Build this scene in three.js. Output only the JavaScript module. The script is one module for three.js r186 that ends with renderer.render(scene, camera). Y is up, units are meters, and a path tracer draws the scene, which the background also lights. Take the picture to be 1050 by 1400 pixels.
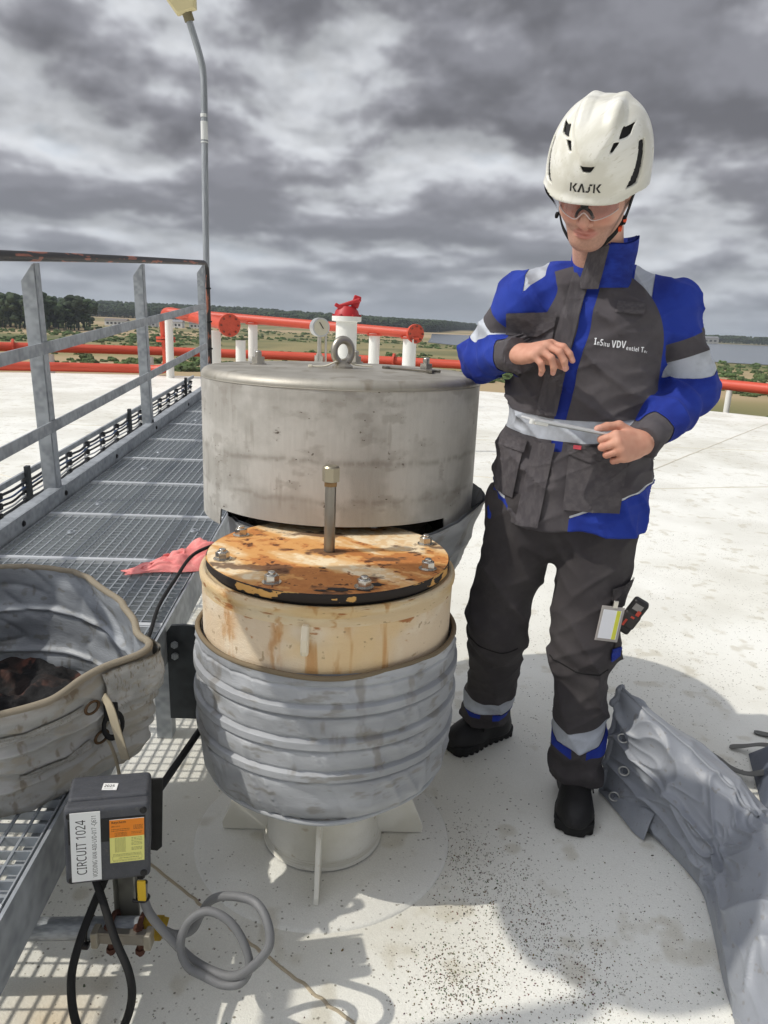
import * as THREE from 'three';
import { mergeGeometries, mergeVertices, toCreasedNormals } from 'three/addons/utils/BufferGeometryUtils.js';
import { RoundedBoxGeometry } from 'three/addons/geometries/RoundedBoxGeometry.js';
import { ImprovedNoise } from 'three/addons/math/ImprovedNoise.js';
import { FontLoader } from 'three/addons/loaders/FontLoader.js';

// ---------- camera, sky, sun, exposure ----------
const scene = new THREE.Scene();
const camera = new THREE.PerspectiveCamera(69.98, 0.75, 0.05, 30000);
camera.position.set(0, 1.37, 0);
camera.rotation.set(THREE.MathUtils.degToRad(-14.5), 0, THREE.MathUtils.degToRad(2.4), 'YXZ');
scene.add(camera);
const renderer = new THREE.WebGLRenderer({ antialias: true });
renderer.toneMapping = THREE.LinearToneMapping;
renderer.toneMappingExposure = 1.03;
renderer.shadowMap.enabled = true;
const SUN = new THREE.Vector3(-0.90, 1, 0.22).normalize();
const sun = new THREE.DirectionalLight(new THREE.Color().setRGB(1, 0.95, 0.86), 2.5);
sun.position.copy(SUN).multiplyScalar(30); sun.castShadow = true; sun.shadow.radius = 1.2;
sun.shadow.mapSize.set(4096, 4096);
Object.assign(sun.shadow.camera, { left: -14, right: 14, top: 14, bottom: -14, near: 1, far: 80 });
sun.name = 'sun'; scene.add(sun); scene.add(sun.target);

// hashed value noise, shared by sky, textures and shapes
const hash = (x, y, z) => { let h = Math.imul(x, 374761393) ^ Math.imul(y, 668265263) ^ Math.imul(z, 1274126177); h = Math.imul(h ^ (h >>> 13), 1274126177); h ^= h >>> 16; return (h >>> 0) / 4294967296; };
const sm = (t) => t * t * (3 - 2 * t), mix = (a, b, t) => a + (b - a) * t, clamp = (x, a = 0, b = 1) => Math.min(b, Math.max(a, x));
const sstep = (a, b, x) => sm(clamp((x - a) / (b - a)));
function vn2(x, y, per, seed) {            // tiles with period per when per > 0
  const xi = Math.floor(x), yi = Math.floor(y), u = sm(x - xi), v = sm(y - yi);
  const w = (i) => (per > 0 ? ((i % per) + per) % per : i);
  const a = hash(w(xi), w(yi), seed), b = hash(w(xi + 1), w(yi), seed), c = hash(w(xi), w(yi + 1), seed), d = hash(w(xi + 1), w(yi + 1), seed);
  return mix(mix(a, b, u), mix(c, d, u), v);
}
function fbm2(x, y, per, oct, seed, gain = 0.5) { let s = 0, a = 1, n = 0; for (let o = 0; o < oct; o++) { s += a * vn2(x, y, per, seed + o * 17); n += a; a *= gain; x *= 2; y *= 2; per *= 2; } return s / n; }
function vn3(x, y, z, seed = 0) {
  const xi = Math.floor(x), yi = Math.floor(y), zi = Math.floor(z), u = sm(x - xi), v = sm(y - yi), w = sm(z - zi);
  const h = (i, j, k) => hash(xi + i, (yi + j) + seed * 131, zi + k);
  return mix(mix(mix(h(0, 0, 0), h(1, 0, 0), u), mix(h(0, 1, 0), h(1, 1, 0), u), v), mix(mix(h(0, 0, 1), h(1, 0, 1), u), mix(h(0, 1, 1), h(1, 1, 1), u), v), w);
}
function rng(seed) { let s = seed >>> 0; return () => { s = (s + 0x6d2b79f5) | 0; let t = Math.imul(s ^ (s >>> 15), 1 | s); t = (t + Math.imul(t ^ (t >>> 7), 61 | t)) ^ t; return ((t ^ (t >>> 14)) >>> 0) / 4294967296; }; }

const perlin = new ImprovedNoise();
const crest = (x, y, z) => 1 - Math.min(1, Math.abs(perlin.noise(x, y, z)) * 1.7); // narrow ridges
// overcast sky: two decks of broken grey cloud over a pale layer, brighter where the veil is thin towards the sun
{
  const W = 2048, Hh = 1024, data = new Float32Array(W * Hh * 4);
  const col = (r, g, b) => new THREE.Color().setRGB(r / 255, g / 255, b / 255, THREE.SRGBColorSpace);
  const dark = col(122, 123, 130), mid = col(154, 155, 162), pale = col(194, 197, 202), blue = col(160, 172, 186), haze = col(164, 172, 182), white = col(222, 223, 225);
  const c = new THREE.Color();
  for (let j = 0; j < Hh; j++) {
    const el = ((j + 0.5) / Hh - 0.5) * Math.PI, sy = Math.sin(el), cy = Math.cos(el);
    for (let i = 0; i < W; i++) {
      const az = ((i + 0.5) / W - 0.5) * 2 * Math.PI, dx = Math.cos(az) * cy, dz = Math.sin(az) * cy;
      // lumps of cloud on a cylinder of directions, packed closer towards the horizon
      const qx = dx / cy, qz = dz / cy, lv = Math.log(Math.max(sy, 0) + 0.12);
      const fb = (R, V_, o, seed, gain) => { let t = 0, am = 1, n = 0, f = 1; for (let k = 0; k < o; k++) { t += am * perlin.noise(qx * R * f + seed * 3.7, V_ * f + k * 1.3, qz * R * f - seed); n += am; am *= gain; f *= 2.03; } return 0.5 + 0.72 * t / n; };
      const wu = (fb(3, lv * 2, 3, 3, 0.5) - 0.5) * 0.16;
      const dens = (v) => { const big = fb(1.9, v * 2.0 + 2.2, 3, 11, 0.5), lump = fb(5.6, (v + wu * 0.5) * 4.6, 6, 21, 0.58); return big * 0.42 + lump * 0.58; };
      const d = dens(lv + wu * 0.35), rise = dens(lv + 0.05 + wu * 0.35) - dens(lv - 0.05 + wu * 0.35), tex = fb(15, lv * 11, 5, 61, 0.62) - 0.5;
      const thick = sstep(0.38, 0.60, d + tex * 0.10);
      c.copy(white).lerp(pale, sstep(0.30, 0.43, d)).lerp(blue, sstep(0.40, 0.30, d) * 0.5);
      c.lerp(mid, sstep(0.05, 0.55, thick) * 0.95).lerp(dark, sstep(0.40, 1.0, thick) * 0.85); c.multiplyScalar(clamp(1 - rise * 2.2 + tex * 0.3, 0.74, 1.24));
      c.lerp(haze, Math.pow(1 - clamp(sy / 0.2), 2.0) * 0.75);
      const s = dx * SUN.x + sy * SUN.y + dz * SUN.z;
      const veil = 1 + 5.5 * Math.pow(clamp(s * 0.5 + 0.5), 18);
      const q = (j * W + i) * 4; data[q] = c.r * veil; data[q + 1] = c.g * veil; data[q + 2] = c.b * veil; data[q + 3] = 1;
    }
  }
  const t = new THREE.DataTexture(data, W, Hh, THREE.RGBAFormat, THREE.FloatType);
  t.mapping = THREE.EquirectangularReflectionMapping; t.magFilter = THREE.LinearFilter; t.minFilter = THREE.LinearFilter; t.needsUpdate = true;
  scene.background = t; scene.environment = t;
}
// ---------- helpers ----------
const V = (x, y, z) => new THREE.Vector3(x, y, z);
const used = new Map();
function numbered(n) { const k = used.get(n) || 0; used.set(n, k + 1); return k ? n + '_' + String(k).padStart(3, '0') : n; }
function thing(name, label, category, [x, y, z] = [0, 0, 0], group) {
  const o = new THREE.Group(); o.name = numbered(name); o.position.set(x, y, z); scene.add(o);
  o.userData = { label, category }; if (group) o.userData.group = group; return o;
}
function part(name, geo, m, parent, label) {
  const o = new THREE.Mesh(Array.isArray(geo) ? join(geo) : geo, m); o.name = name; o.castShadow = o.receiveShadow = true;
  if (label) o.userData.label = label; parent.add(o); return o;
}
function solo(name, label, category, geo, m, group) { const o = part(numbered(name), geo, m, scene); o.userData = { label, category }; if (group) o.userData.group = group; return o; }
function struct(name, geo, m) { const o = part(numbered(name), geo, m, scene); o.userData = { kind: 'structure' }; return o; }
function prep(g) {
  g = g.index ? g.toNonIndexed() : g;
  for (const k of Object.keys(g.attributes)) if (!['position', 'normal', 'uv'].includes(k)) g.deleteAttribute(k);
  if (!g.attributes.normal) g.computeVertexNormals();
  if (!g.attributes.uv) g.setAttribute('uv', new THREE.BufferAttribute(new Float32Array(g.attributes.position.count * 2), 2));
  g.morphAttributes = {}; return g;
}
const join = (list) => mergeGeometries(list.map(prep), false);
const cm = (r, g, b) => new THREE.Color().setRGB(r / 255, g / 255, b / 255, THREE.SRGBColorSpace);
const mat = (c, roughness = 0.7, metalness = 0, more = {}) => new THREE.MeshStandardMaterial({ color: c instanceof THREE.Color ? c : cm(...c), roughness, metalness, side: THREE.DoubleSide, ...more });
const phys = (c, roughness, metalness, more) => new THREE.MeshPhysicalMaterial({ color: c instanceof THREE.Color ? c : cm(...c), roughness, metalness, side: THREE.DoubleSide, ...more });
function tex(w, h, fn, srgb = true) {      // fn(u, v) gives [r, g, b] 0..255 or one grey number 0..1
  const d = new Uint8Array(w * h * 4);
  for (let j = 0; j < h; j++) for (let i = 0; i < w; i++) {
    const c = fn((i + 0.5) / w, (j + 0.5) / h, i, j), q = (j * w + i) * 4;
    if (typeof c === 'number') d[q] = d[q + 1] = d[q + 2] = clamp(c) * 255; else { d[q] = clamp(c[0], 0, 255); d[q + 1] = clamp(c[1], 0, 255); d[q + 2] = clamp(c[2], 0, 255); }
    d[q + 3] = 255;
  }
  const t = new THREE.DataTexture(d, w, h); t.wrapS = t.wrapT = THREE.RepeatWrapping; t.magFilter = THREE.LinearFilter; t.minFilter = THREE.LinearMipmapLinearFilter; t.generateMipmaps = true;
  if (srgb) t.colorSpace = THREE.SRGBColorSpace; t.needsUpdate = true; return t;
}
function rep(t, u, v = u) { const c = t.clone(); c.repeat.set(u, v); c.needsUpdate = true; return c; }
const lerp3 = (a, b, t) => [mix(a[0], b[0], t), mix(a[1], b[1], t), mix(a[2], b[2], t)];
// box with uv in metres
function box(w, h, d, x = 0, y = 0, z = 0, rx = 0, ry = 0, rz = 0) {
  const g = new THREE.BoxGeometry(w, h, d), p = g.attributes.position, n = g.attributes.normal, uv = g.attributes.uv;
  for (let i = 0; i < p.count; i++) { const ax = Math.abs(n.getX(i)), ay = Math.abs(n.getY(i)); if (ax > 0.5) uv.setXY(i, p.getZ(i), p.getY(i)); else if (ay > 0.5) uv.setXY(i, p.getX(i), p.getZ(i)); else uv.setXY(i, p.getX(i), p.getY(i)); }
  if (rx || ry || rz) g.applyMatrix4(new THREE.Matrix4().makeRotationFromEuler(new THREE.Euler(rx, ry, rz)));
  return g.translate(x, y, z);
}
const rbox = (w, h, d, r, x = 0, y = 0, z = 0, seg = 2) => new RoundedBoxGeometry(w, h, d, seg, r).translate(x, y, z);
function rod(a, b, r, seg = 16, r2 = r) { // cylinder from a to b
  const d = b.clone().sub(a), L = d.length(), g = new THREE.CylinderGeometry(r2, r, L, seg);
  g.applyQuaternion(new THREE.Quaternion().setFromUnitVectors(V(0, 1, 0), d.normalize())); return g.translate((a.x + b.x) / 2, (a.y + b.y) / 2, (a.z + b.z) / 2);
}
const tube = (pts, r, n = 60, seg = 10, closed = false) => new THREE.TubeGeometry(new THREE.CatmullRomCurve3(pts.map((p) => (p.isVector3 ? p : V(...p))), closed, 'centripetal'), n, r, seg, closed);
function capped(pts, r, n = 60, seg = 10) { const P = pts.map((p) => (p.isVector3 ? p : V(...p))); const g = [tube(P, r, n, seg), new THREE.SphereGeometry(r, seg, 6).translate(...P[0].toArray()), new THREE.SphereGeometry(r, seg, 6).translate(...P[P.length - 1].toArray())]; return join(g); }
const lathe = (pts, seg = 96) => new THREE.LatheGeometry(pts.map((p) => new THREE.Vector2(p[0], p[1])), seg);
function sharpLathe(pts, seg = 96) { return toCreasedNormals(lathe(pts, seg), 0.6); }
// surface from a function of (u, v); closed in u when wrap
function sheet(nu, nv, fn) {
  const pos = [], uv = [], idx = [];
  for (let j = 0; j <= nv; j++) for (let i = 0; i <= nu; i++) { const p = fn(i / nu, j / nv); pos.push(p[0], p[1], p[2]); uv.push(p.length > 3 ? p[3] : i / nu, p.length > 3 ? p[4] : j / nv); }
  for (let j = 0; j < nv; j++) for (let i = 0; i < nu; i++) { const a = j * (nu + 1) + i, b = a + 1, c = a + nu + 1, d = c + 1; idx.push(a, b, d, a, d, c); }
  const g = new THREE.BufferGeometry(); g.setAttribute('position', new THREE.Float32BufferAttribute(pos, 3)); g.setAttribute('uv', new THREE.Float32BufferAttribute(uv, 2)); g.setIndex(idx); g.computeVertexNormals();
  return g;
}
function seamless(g) { // average normals across coincident seam vertices
  const p = g.attributes.position, n = g.attributes.normal, m = new Map();
  const key = (i) => Math.round(p.getX(i) * 1e4) + ',' + Math.round(p.getY(i) * 1e4) + ',' + Math.round(p.getZ(i) * 1e4);
  for (let i = 0; i < p.count; i++) { const k = key(i), a = m.get(k) || [0, 0, 0]; a[0] += n.getX(i); a[1] += n.getY(i); a[2] += n.getZ(i); m.set(k, a); }
  for (let i = 0; i < p.count; i++) { const a = m.get(key(i)), l = Math.hypot(...a) || 1; n.setXYZ(i, a[0] / l, a[1] / l, a[2] / l); }
  return g;
}
// closed thin shell: surface + copy offset along the normal by t
function thick(g, t) {
  const a = g.index ? g.toNonIndexed() : g.clone(), b = a.clone(), p = b.attributes.position, n = b.attributes.normal, u = b.attributes.uv;
  for (let i = 0; i < p.count; i++) { p.setXYZ(i, p.getX(i) + n.getX(i) * t, p.getY(i) + n.getY(i) * t, p.getZ(i) + n.getZ(i) * t); }
  for (let i = 0; i < a.attributes.position.count; i += 3) { // turn the first copy inside out
    for (const [k, w] of [['position', 3], ['normal', 3], ['uv', 2]]) { const A = a.attributes[k].array; for (let c = 0; c < w; c++) { const x = A[(i + 1) * w + c]; A[(i + 1) * w + c] = A[(i + 2) * w + c]; A[(i + 2) * w + c] = x; } }
  }
  const an = a.attributes.normal.array; for (let i = 0; i < an.length; i++) an[i] = -an[i];
  return join([a, b]);
}
function extrude(pts, depth, bevel = 0.001) {
  const s = new THREE.Shape(pts.map((p) => new THREE.Vector2(p[0], p[1])));
  return new THREE.ExtrudeGeometry(s, { depth: depth - 2 * bevel, bevelEnabled: bevel > 0, bevelSize: bevel, bevelThickness: bevel, bevelSegments: 1, curveSegments: 8 }).translate(0, 0, -depth / 2 + bevel);
}
const hexNut = (r, h, x = 0, y = 0, z = 0) => toCreasedNormals(new THREE.CylinderGeometry(r, r, h, 6), 0.3).translate(x, y, z);

// signed distance fields meshed with surface nets
const smin = (a, b, k) => { const h = Math.max(k - Math.abs(a - b), 0) / k; return Math.min(a, b) - h * h * k * 0.25; };
function cone(px, py, pz, a, b, ra, rb) { // tapered capsule
  const bx = b[0] - a[0], by = b[1] - a[1], bz = b[2] - a[2], qx = px - a[0], qy = py - a[1], qz = pz - a[2];
  const t = clamp((qx * bx + qy * by + qz * bz) / (bx * bx + by * by + bz * bz));
  return Math.hypot(qx - bx * t, qy - by * t, qz - bz * t) - (ra + (rb - ra) * t);
}
function ell(px, py, pz, c, r) { const x = (px - c[0]) / r[0], y = (py - c[1]) / r[1], z = (pz - c[2]) / r[2], k0 = Math.hypot(x, y, z), k1 = Math.hypot(x / r[0], y / r[1], z / r[2]); return k1 < 1e-6 ? -Math.min(...r) : k0 * (k0 - 1) / k1; }
function rboxd(px, py, pz, c, h, r) { const x = Math.abs(px - c[0]) - h[0] + r, y = Math.abs(py - c[1]) - h[1] + r, z = Math.abs(pz - c[2]) - h[2] + r; return Math.hypot(Math.max(x, 0), Math.max(y, 0), Math.max(z, 0)) + Math.min(Math.max(x, y, z), 0) - r; }
function nets(f, lo, hi, cell, uvScale = 1) {
  const nx = Math.ceil((hi[0] - lo[0]) / cell) + 1, ny = Math.ceil((hi[1] - lo[1]) / cell) + 1, nz = Math.ceil((hi[2] - lo[2]) / cell) + 1, B = 4;
  const F = new Float32Array(nx * ny * nz), at = (i, j, k) => (k * ny + j) * nx + i;
  for (let k0 = 0; k0 < nz; k0 += B) for (let j0 = 0; j0 < ny; j0 += B) for (let i0 = 0; i0 < nx; i0 += B) {
    const c = f(lo[0] + (i0 + 1.5) * cell, lo[1] + (j0 + 1.5) * cell, lo[2] + (k0 + 1.5) * cell), far = Math.abs(c) > cell * B * 2;
    for (let k = k0; k < Math.min(k0 + B, nz); k++) for (let j = j0; j < Math.min(j0 + B, ny); j++) for (let i = i0; i < Math.min(i0 + B, nx); i++) F[at(i, j, k)] = far ? c : f(lo[0] + i * cell, lo[1] + j * cell, lo[2] + k * cell);
  }
  const id = new Int32Array(nx * ny * nz).fill(-1), pos = [], idx = [];
  const E = [[0, 1], [0, 2], [0, 4], [1, 3], [1, 5], [2, 3], [2, 6], [3, 7], [4, 5], [4, 6], [5, 7], [6, 7]];
  for (let k = 0; k < nz - 1; k++) for (let j = 0; j < ny - 1; j++) for (let i = 0; i < nx - 1; i++) {
    const v = []; let m = 0;
    for (let q = 0; q < 8; q++) { const d = F[at(i + (q & 1), j + ((q >> 1) & 1), k + (q >> 2))]; v.push(d); if (d < 0) m |= 1 << q; }
    if (m === 0 || m === 255) continue;
    let x = 0, y = 0, z = 0, n = 0;
    for (const [a, b] of E) if ((v[a] < 0) !== (v[b] < 0)) { const t = v[a] / (v[a] - v[b]); x += mix(a & 1, b & 1, t); y += mix((a >> 1) & 1, (b >> 1) & 1, t); z += mix(a >> 2, b >> 2, t); n++; }
    id[at(i, j, k)] = pos.length / 3; pos.push(lo[0] + (i + x / n) * cell, lo[1] + (j + y / n) * cell, lo[2] + (k + z / n) * cell);
  }
  for (let k = 1; k < nz - 1; k++) for (let j = 1; j < ny - 1; j++) for (let i = 1; i < nx - 1; i++) {
    const d0 = F[at(i, j, k)] < 0;
    const quad = (a, b, c, d, flip) => { if (a < 0 || b < 0 || c < 0 || d < 0) return; flip ? idx.push(a, b, c, a, c, d) : idx.push(a, c, b, a, d, c); };
    if (d0 !== F[at(i + 1, j, k)] < 0) quad(id[at(i, j, k)], id[at(i, j - 1, k)], id[at(i, j - 1, k - 1)], id[at(i, j, k - 1)], !d0);
    if (d0 !== F[at(i, j + 1, k)] < 0) quad(id[at(i, j, k)], id[at(i, j, k - 1)], id[at(i - 1, j, k - 1)], id[at(i - 1, j, k)], !d0);
    if (d0 !== F[at(i, j, k + 1)] < 0) quad(id[at(i, j, k)], id[at(i - 1, j, k)], id[at(i - 1, j - 1, k)], id[at(i, j - 1, k)], !d0);
  }
  const g = new THREE.BufferGeometry(); g.setAttribute('position', new THREE.Float32BufferAttribute(pos, 3)); g.setIndex(idx); g.computeVertexNormals();
  const uv = new Float32Array(pos.length / 3 * 2), nn = g.attributes.normal;
  for (let i = 0; i < pos.length / 3; i++) { const X = pos[i * 3], Y = pos[i * 3 + 1], Z = pos[i * 3 + 2]; uv[i * 2] = (X + Z * 0.8) * uvScale; uv[i * 2 + 1] = (Y + Z * 0.25) * uvScale; }
  g.setAttribute('uv', new THREE.BufferAttribute(uv, 2));
  return g;
}
// cut a mesh along fn = 0: [part where fn < 0, part where fn >= 0]
function cut(g, fn) {
  g = g.index ? g.toNonIndexed() : g; const P = g.attributes.position.array, N = g.attributes.normal.array, U = g.attributes.uv.array, out = [[[], [], []], [[], [], []]];
  const vert = (i) => ({ p: [P[i * 3], P[i * 3 + 1], P[i * 3 + 2]], n: [N[i * 3], N[i * 3 + 1], N[i * 3 + 2]], u: [U[i * 2], U[i * 2 + 1]] });
  const put = (s, v) => { out[s][0].push(...v.p); out[s][1].push(...v.n); out[s][2].push(...v.u); };
  const mid = (a, b, t) => ({ p: a.p.map((x, i) => mix(x, b.p[i], t)), n: a.n.map((x, i) => mix(x, b.n[i], t)), u: a.u.map((x, i) => mix(x, b.u[i], t)) });
  for (let t = 0; t < P.length / 9; t++) {
    const v = [0, 1, 2].map((k) => { const q = vert(t * 3 + k); q.f = fn(...q.p, q.n); return q; });
    for (const s of [0, 1]) {
      const poly = [];
      for (let k = 0; k < 3; k++) { const a = v[k], b = v[(k + 1) % 3], ia = (a.f >= 0) === (s === 1), ib = (b.f >= 0) === (s === 1); if (ia) poly.push(a); if (ia !== ib) poly.push(mid(a, b, a.f / (a.f - b.f))); }
      for (let k = 1; k + 1 < poly.length; k++) { put(s, poly[0]); put(s, poly[k]); put(s, poly[k + 1]); }
    }
  }
  return out.map(([p, n, u]) => { const o = new THREE.BufferGeometry(); o.setAttribute('position', new THREE.Float32BufferAttribute(p, 3)); o.setAttribute('normal', new THREE.Float32BufferAttribute(n, 3)); o.setAttribute('uv', new THREE.Float32BufferAttribute(u, 2)); return o; });
}
function swell(g, d) { const p = g.attributes.position, n = g.attributes.normal; for (let i = 0; i < p.count; i++) p.setXYZ(i, p.getX(i) + n.getX(i) * d, p.getY(i) + n.getY(i) * d, p.getZ(i) + n.getZ(i) * d); return g; }
// lay a flat shape (in x, y) onto a field: shot from origin plane along -front
function lay(g, o, rt, up, fr, f, off) {
  g = g.index ? g.toNonIndexed() : g; const p = g.attributes.position;
  for (let i = 0; i < p.count; i++) {
    const a = p.getX(i), b = p.getY(i), c = p.getZ(i), q = [0, 1, 2].map((k) => o[k] + rt[k] * a + up[k] * b + fr[k] * 0.25);
    let t = 0, hit = false; for (let s = 0; s < 60 && t < 0.45; s++) { const d = f(q[0] - fr[0] * t, q[1] - fr[1] * t, q[2] - fr[2] * t); if (d < 0.0006) { hit = true; break; } t += d * 0.7; } if (!hit) t = Math.min(t, 0.25);
    t -= off + c; p.setXYZ(i, q[0] - fr[0] * t, q[1] - fr[1] * t, q[2] - fr[2] * t);
  }
  g.computeVertexNormals(); return g;
}
function fineShape(pts, step) { // flat polygon filled with a grid of small triangles, clipped to the outline
  let x0 = 1e9, x1 = -1e9, y0 = 1e9, y1 = -1e9; for (const [x, y] of pts) { x0 = Math.min(x0, x); x1 = Math.max(x1, x); y0 = Math.min(y0, y); y1 = Math.max(y1, y); }
  let g = new THREE.PlaneGeometry(x1 - x0, y1 - y0, Math.ceil((x1 - x0) / step), Math.ceil((y1 - y0) / step)).translate((x0 + x1) / 2, (y0 + y1) / 2, 0);
  let area = 0; for (let i = 0; i < pts.length; i++) { const a = pts[i], b = pts[(i + 1) % pts.length]; area += a[0] * b[1] - b[0] * a[1]; }
  for (let i = 0; i < pts.length; i++) { const a = pts[i], b = pts[(i + 1) % pts.length], s = Math.sign(area); g = cut(g, (x, y) => s * ((b[0] - a[0]) * (y - a[1]) - (b[1] - a[1]) * (x - a[0])))[1]; }
  return g;
}
function relax(g, times, lam = 0.5) { // even out a meshed field
  const p = g.attributes.position, ix = g.index.array, n = p.count, acc = new Float32Array(n * 3), cnt = new Float32Array(n);
  for (let t = 0; t < times; t++) {
    acc.fill(0); cnt.fill(0);
    for (let i = 0; i < ix.length; i += 3) for (let k = 0; k < 3; k++) { const a = ix[i + k], b = ix[i + (k + 1) % 3]; for (let c = 0; c < 3; c++) { acc[a * 3 + c] += p.array[b * 3 + c]; acc[b * 3 + c] += p.array[a * 3 + c]; } cnt[a]++; cnt[b]++; }
    for (let i = 0; i < n; i++) if (cnt[i]) for (let c = 0; c < 3; c++) p.array[i * 3 + c] = mix(p.array[i * 3 + c], acc[i * 3 + c] / cnt[i], lam);
  }
  g.computeVertexNormals(); return g;
}
// ---------- shared surfaces ----------
const grainBump = tex(512, 512, (u, v) => 0.6 * fbm2(u * 32, v * 32, 32, 4, 5) + 0.4 * vn2(u * 256, v * 256, 256, 8), false);
const galvMap = tex(512, 512, (u, v) => { // zinc spangle, dull streaks
  const a = fbm2(u * 10, v * 10, 10, 5, 61), b = vn2(u * 60, v * 60, 60, 62), c = fbm2(u * 4, v * 22, 0 || 4, 3, 63);
  const k = 0.55 * a + 0.2 * b + 0.25 * c; return lerp3([132, 137, 142], [172, 177, 182], sstep(0.3, 0.7, k));
});
const galv = mat([255, 255, 255], 0.55, 0.35, { map: galvMap, bumpMap: grainBump, bumpScale: 0.0006 });
const galvRough = tex(256, 256, (u, v) => 0.35 + 0.4 * fbm2(u * 8, v * 8, 8, 4, 70), false);
const zincBar = mat([164, 170, 176], 0.5, 0.3, { roughnessMap: galvRough });
const steel = mat([206, 202, 194], 0.3, 0.95);
const blackPlastic = mat([24, 24, 26], 0.5);
const blackRubber = mat([16, 16, 17], 0.75);

// ---------- tank roof ----------
let roofPlain;
const ROOF = { x: -3, z: -3, R: 15.2 };
const roofY = (x, z) => -0.0004 * ((x - ROOF.x) ** 2 + (z - ROOF.z) ** 2 - 11);
{
  const rnd = rng(11), N = 2048, speck = new Float32Array(N * N);
  const drop = (cx, cy, r, k) => { for (let j = -4; j <= 4; j++) for (let i = -4; i <= 4; i++) { const d = Math.hypot(i * (0.7 + 0.6 * rnd()), j); if (d < r) { const q = (((cy + j) % N + N) % N) * N + (((cx + i) % N + N) % N); speck[q] = Math.max(speck[q], k); } } };
  for (let n = 0; n < 26000; n++) { const x = rnd(), y = rnd(), c = fbm2(x * 9, y * 9, 9, 4, 12); if (c < 0.34 + 0.3 * rnd()) continue; drop(Math.floor(x * N), Math.floor(y * N), 0.7 + 1.7 * rnd() * rnd(), 0.35 + 0.55 * rnd()); }
  const map = tex(N, N, (u, v, i, j) => {
    const a = fbm2(u * 6, v * 6, 6, 6, 31), b = fbm2(u * 40, v * 40, 40, 3, 32), g = hash(i, j, 3);
    let c = lerp3([232, 231, 225], [247, 247, 243], sstep(0.28, 0.66, a)); c = lerp3(c, [186, 178, 158], sstep(0.62, 0.8, b) * 0.35);
    const s = speck[j * N + i]; c = lerp3(c, [96, 90, 78], s * 0.8); const n = (g - 0.5) * 14; return [c[0] + n, c[1] + n, c[2] + n];
  });
  const nr = 210, na = 288, cx = 0.3, cz = -1.8, pos = [], uv = [], col = [], idx = [];
  const edge = (th) => { const dx = Math.cos(th), dz = Math.sin(th), ox = cx - ROOF.x, oz = cz - ROOF.z, b = ox * dx + oz * dz, c = ox * ox + oz * oz - ROOF.R ** 2; return -b + Math.sqrt(b * b - c); };
  for (let j = 0; j <= nr; j++) for (let i = 0; i <= na; i++) {
    const th = i / na * 2 * Math.PI, r = Math.pow(j / nr, 2.3) * edge(th), x = cx + Math.cos(th) * r, z = cz + Math.sin(th) * r;
    pos.push(x, roofY(x, z), z); uv.push(x / 3.1, z / 3.1);
    const stain = sstep(0.6, 0.85, fbm2(x * 1.3 + 7, z * 1.3, 0, 5, 91)), grit = sstep(0.45, 0.75, fbm2(x * 0.8, z * 0.8 + 3, 0, 4, 92));
    // yellow rust run on the plate by the walkway
    const rust = sstep(0.30, 0.02, Math.hypot((x + 0.62) * 1.6, z + 1.02)) * 0.75 * sstep(0.25, 0.6, fbm2(x * 9, z * 9, 0, 4, 95) + 0.12);
    let c = lerp3([1, 1, 1], [0.9, 0.88, 0.82], stain * 0.4); c = lerp3(c, [0.9, 0.89, 0.86], grit * 0.7); c = lerp3(c, [0.8, 0.56, 0.26], rust); col.push(...c);
  }
  for (let j = 0; j < nr; j++) for (let i = 0; i < na; i++) { const a = j * (na + 1) + i, b = a + 1, c = a + na + 1, d = c + 1; idx.push(a, b, d, a, d, c); }
  const g = new THREE.BufferGeometry(); g.setAttribute('position', new THREE.Float32BufferAttribute(pos, 3)); g.setAttribute('uv', new THREE.Float32BufferAttribute(uv, 2)); g.setAttribute('color', new THREE.Float32BufferAttribute(col, 3)); g.setIndex(idx); g.computeVertexNormals();
  const rm = mat([249, 249, 246], 0.62, 0, { map, vertexColors: true, bumpMap: rep(grainBump, 5), bumpScale: 0.0012 });
  roofPlain = mat([249, 249, 246], 0.62, 0, { map, bumpMap: rm.bumpMap, bumpScale: 0.0012 });
  const roof = struct('tank_roof', g, rm);
  // rim and shell of the tank below the roof
  const shell = lathe([[ROOF.R, -0.09], [ROOF.R + 0.03, -0.11], [ROOF.R + 0.03, -0.2], [ROOF.R - 0.05, -0.3], [ROOF.R - 0.05, -15]], 128).translate(ROOF.x, 0, ROOF.z);
  part('tank_shell', shell, mat([214, 212, 202], 0.7), roof);
  // welded plate seams as low beads
  const paint = mat([214, 208, 192], 0.7, 0, { bumpMap: grainBump, bumpScale: 0.001 }), dirty = mat([196, 182, 156], 0.85, 0, { bumpMap: grainBump, bumpScale: 0.002 });
  const bead = (a, b, w, m) => { const r2 = rng(Math.floor(a[0] * 99 + 7)), P = []; for (let i = 0; i <= 40; i++) { const t = i / 40, x = mix(a[0], b[0], t) + (r2() - 0.5) * 0.006, z = mix(a[1], b[1], t) + (r2() - 0.5) * 0.006; P.push([x, roofY(x, z) - w * 0.45, z]); } part('weld_seam', tube(P, w, 120, 8), m, roof); };
  bead([-0.66, -1.66], [-0.02, -1.17], 0.005, dirty); bead([-0.02, -1.17], [0.55, -0.6], 0.005, dirty);
  bead([2.0, -6.5], [6.9, -13.2], 0.012, paint); bead([2.0, -6.5], [0.2, -7.0], 0.010, paint); bead([-1.9, -5.2], [-9, -9.5], 0.009, paint); bead([1.0, -6.2], [9.5, -8.6], 0.01, paint); bead([-4, -9], [5, -9.4], 0.01, paint);
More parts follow.
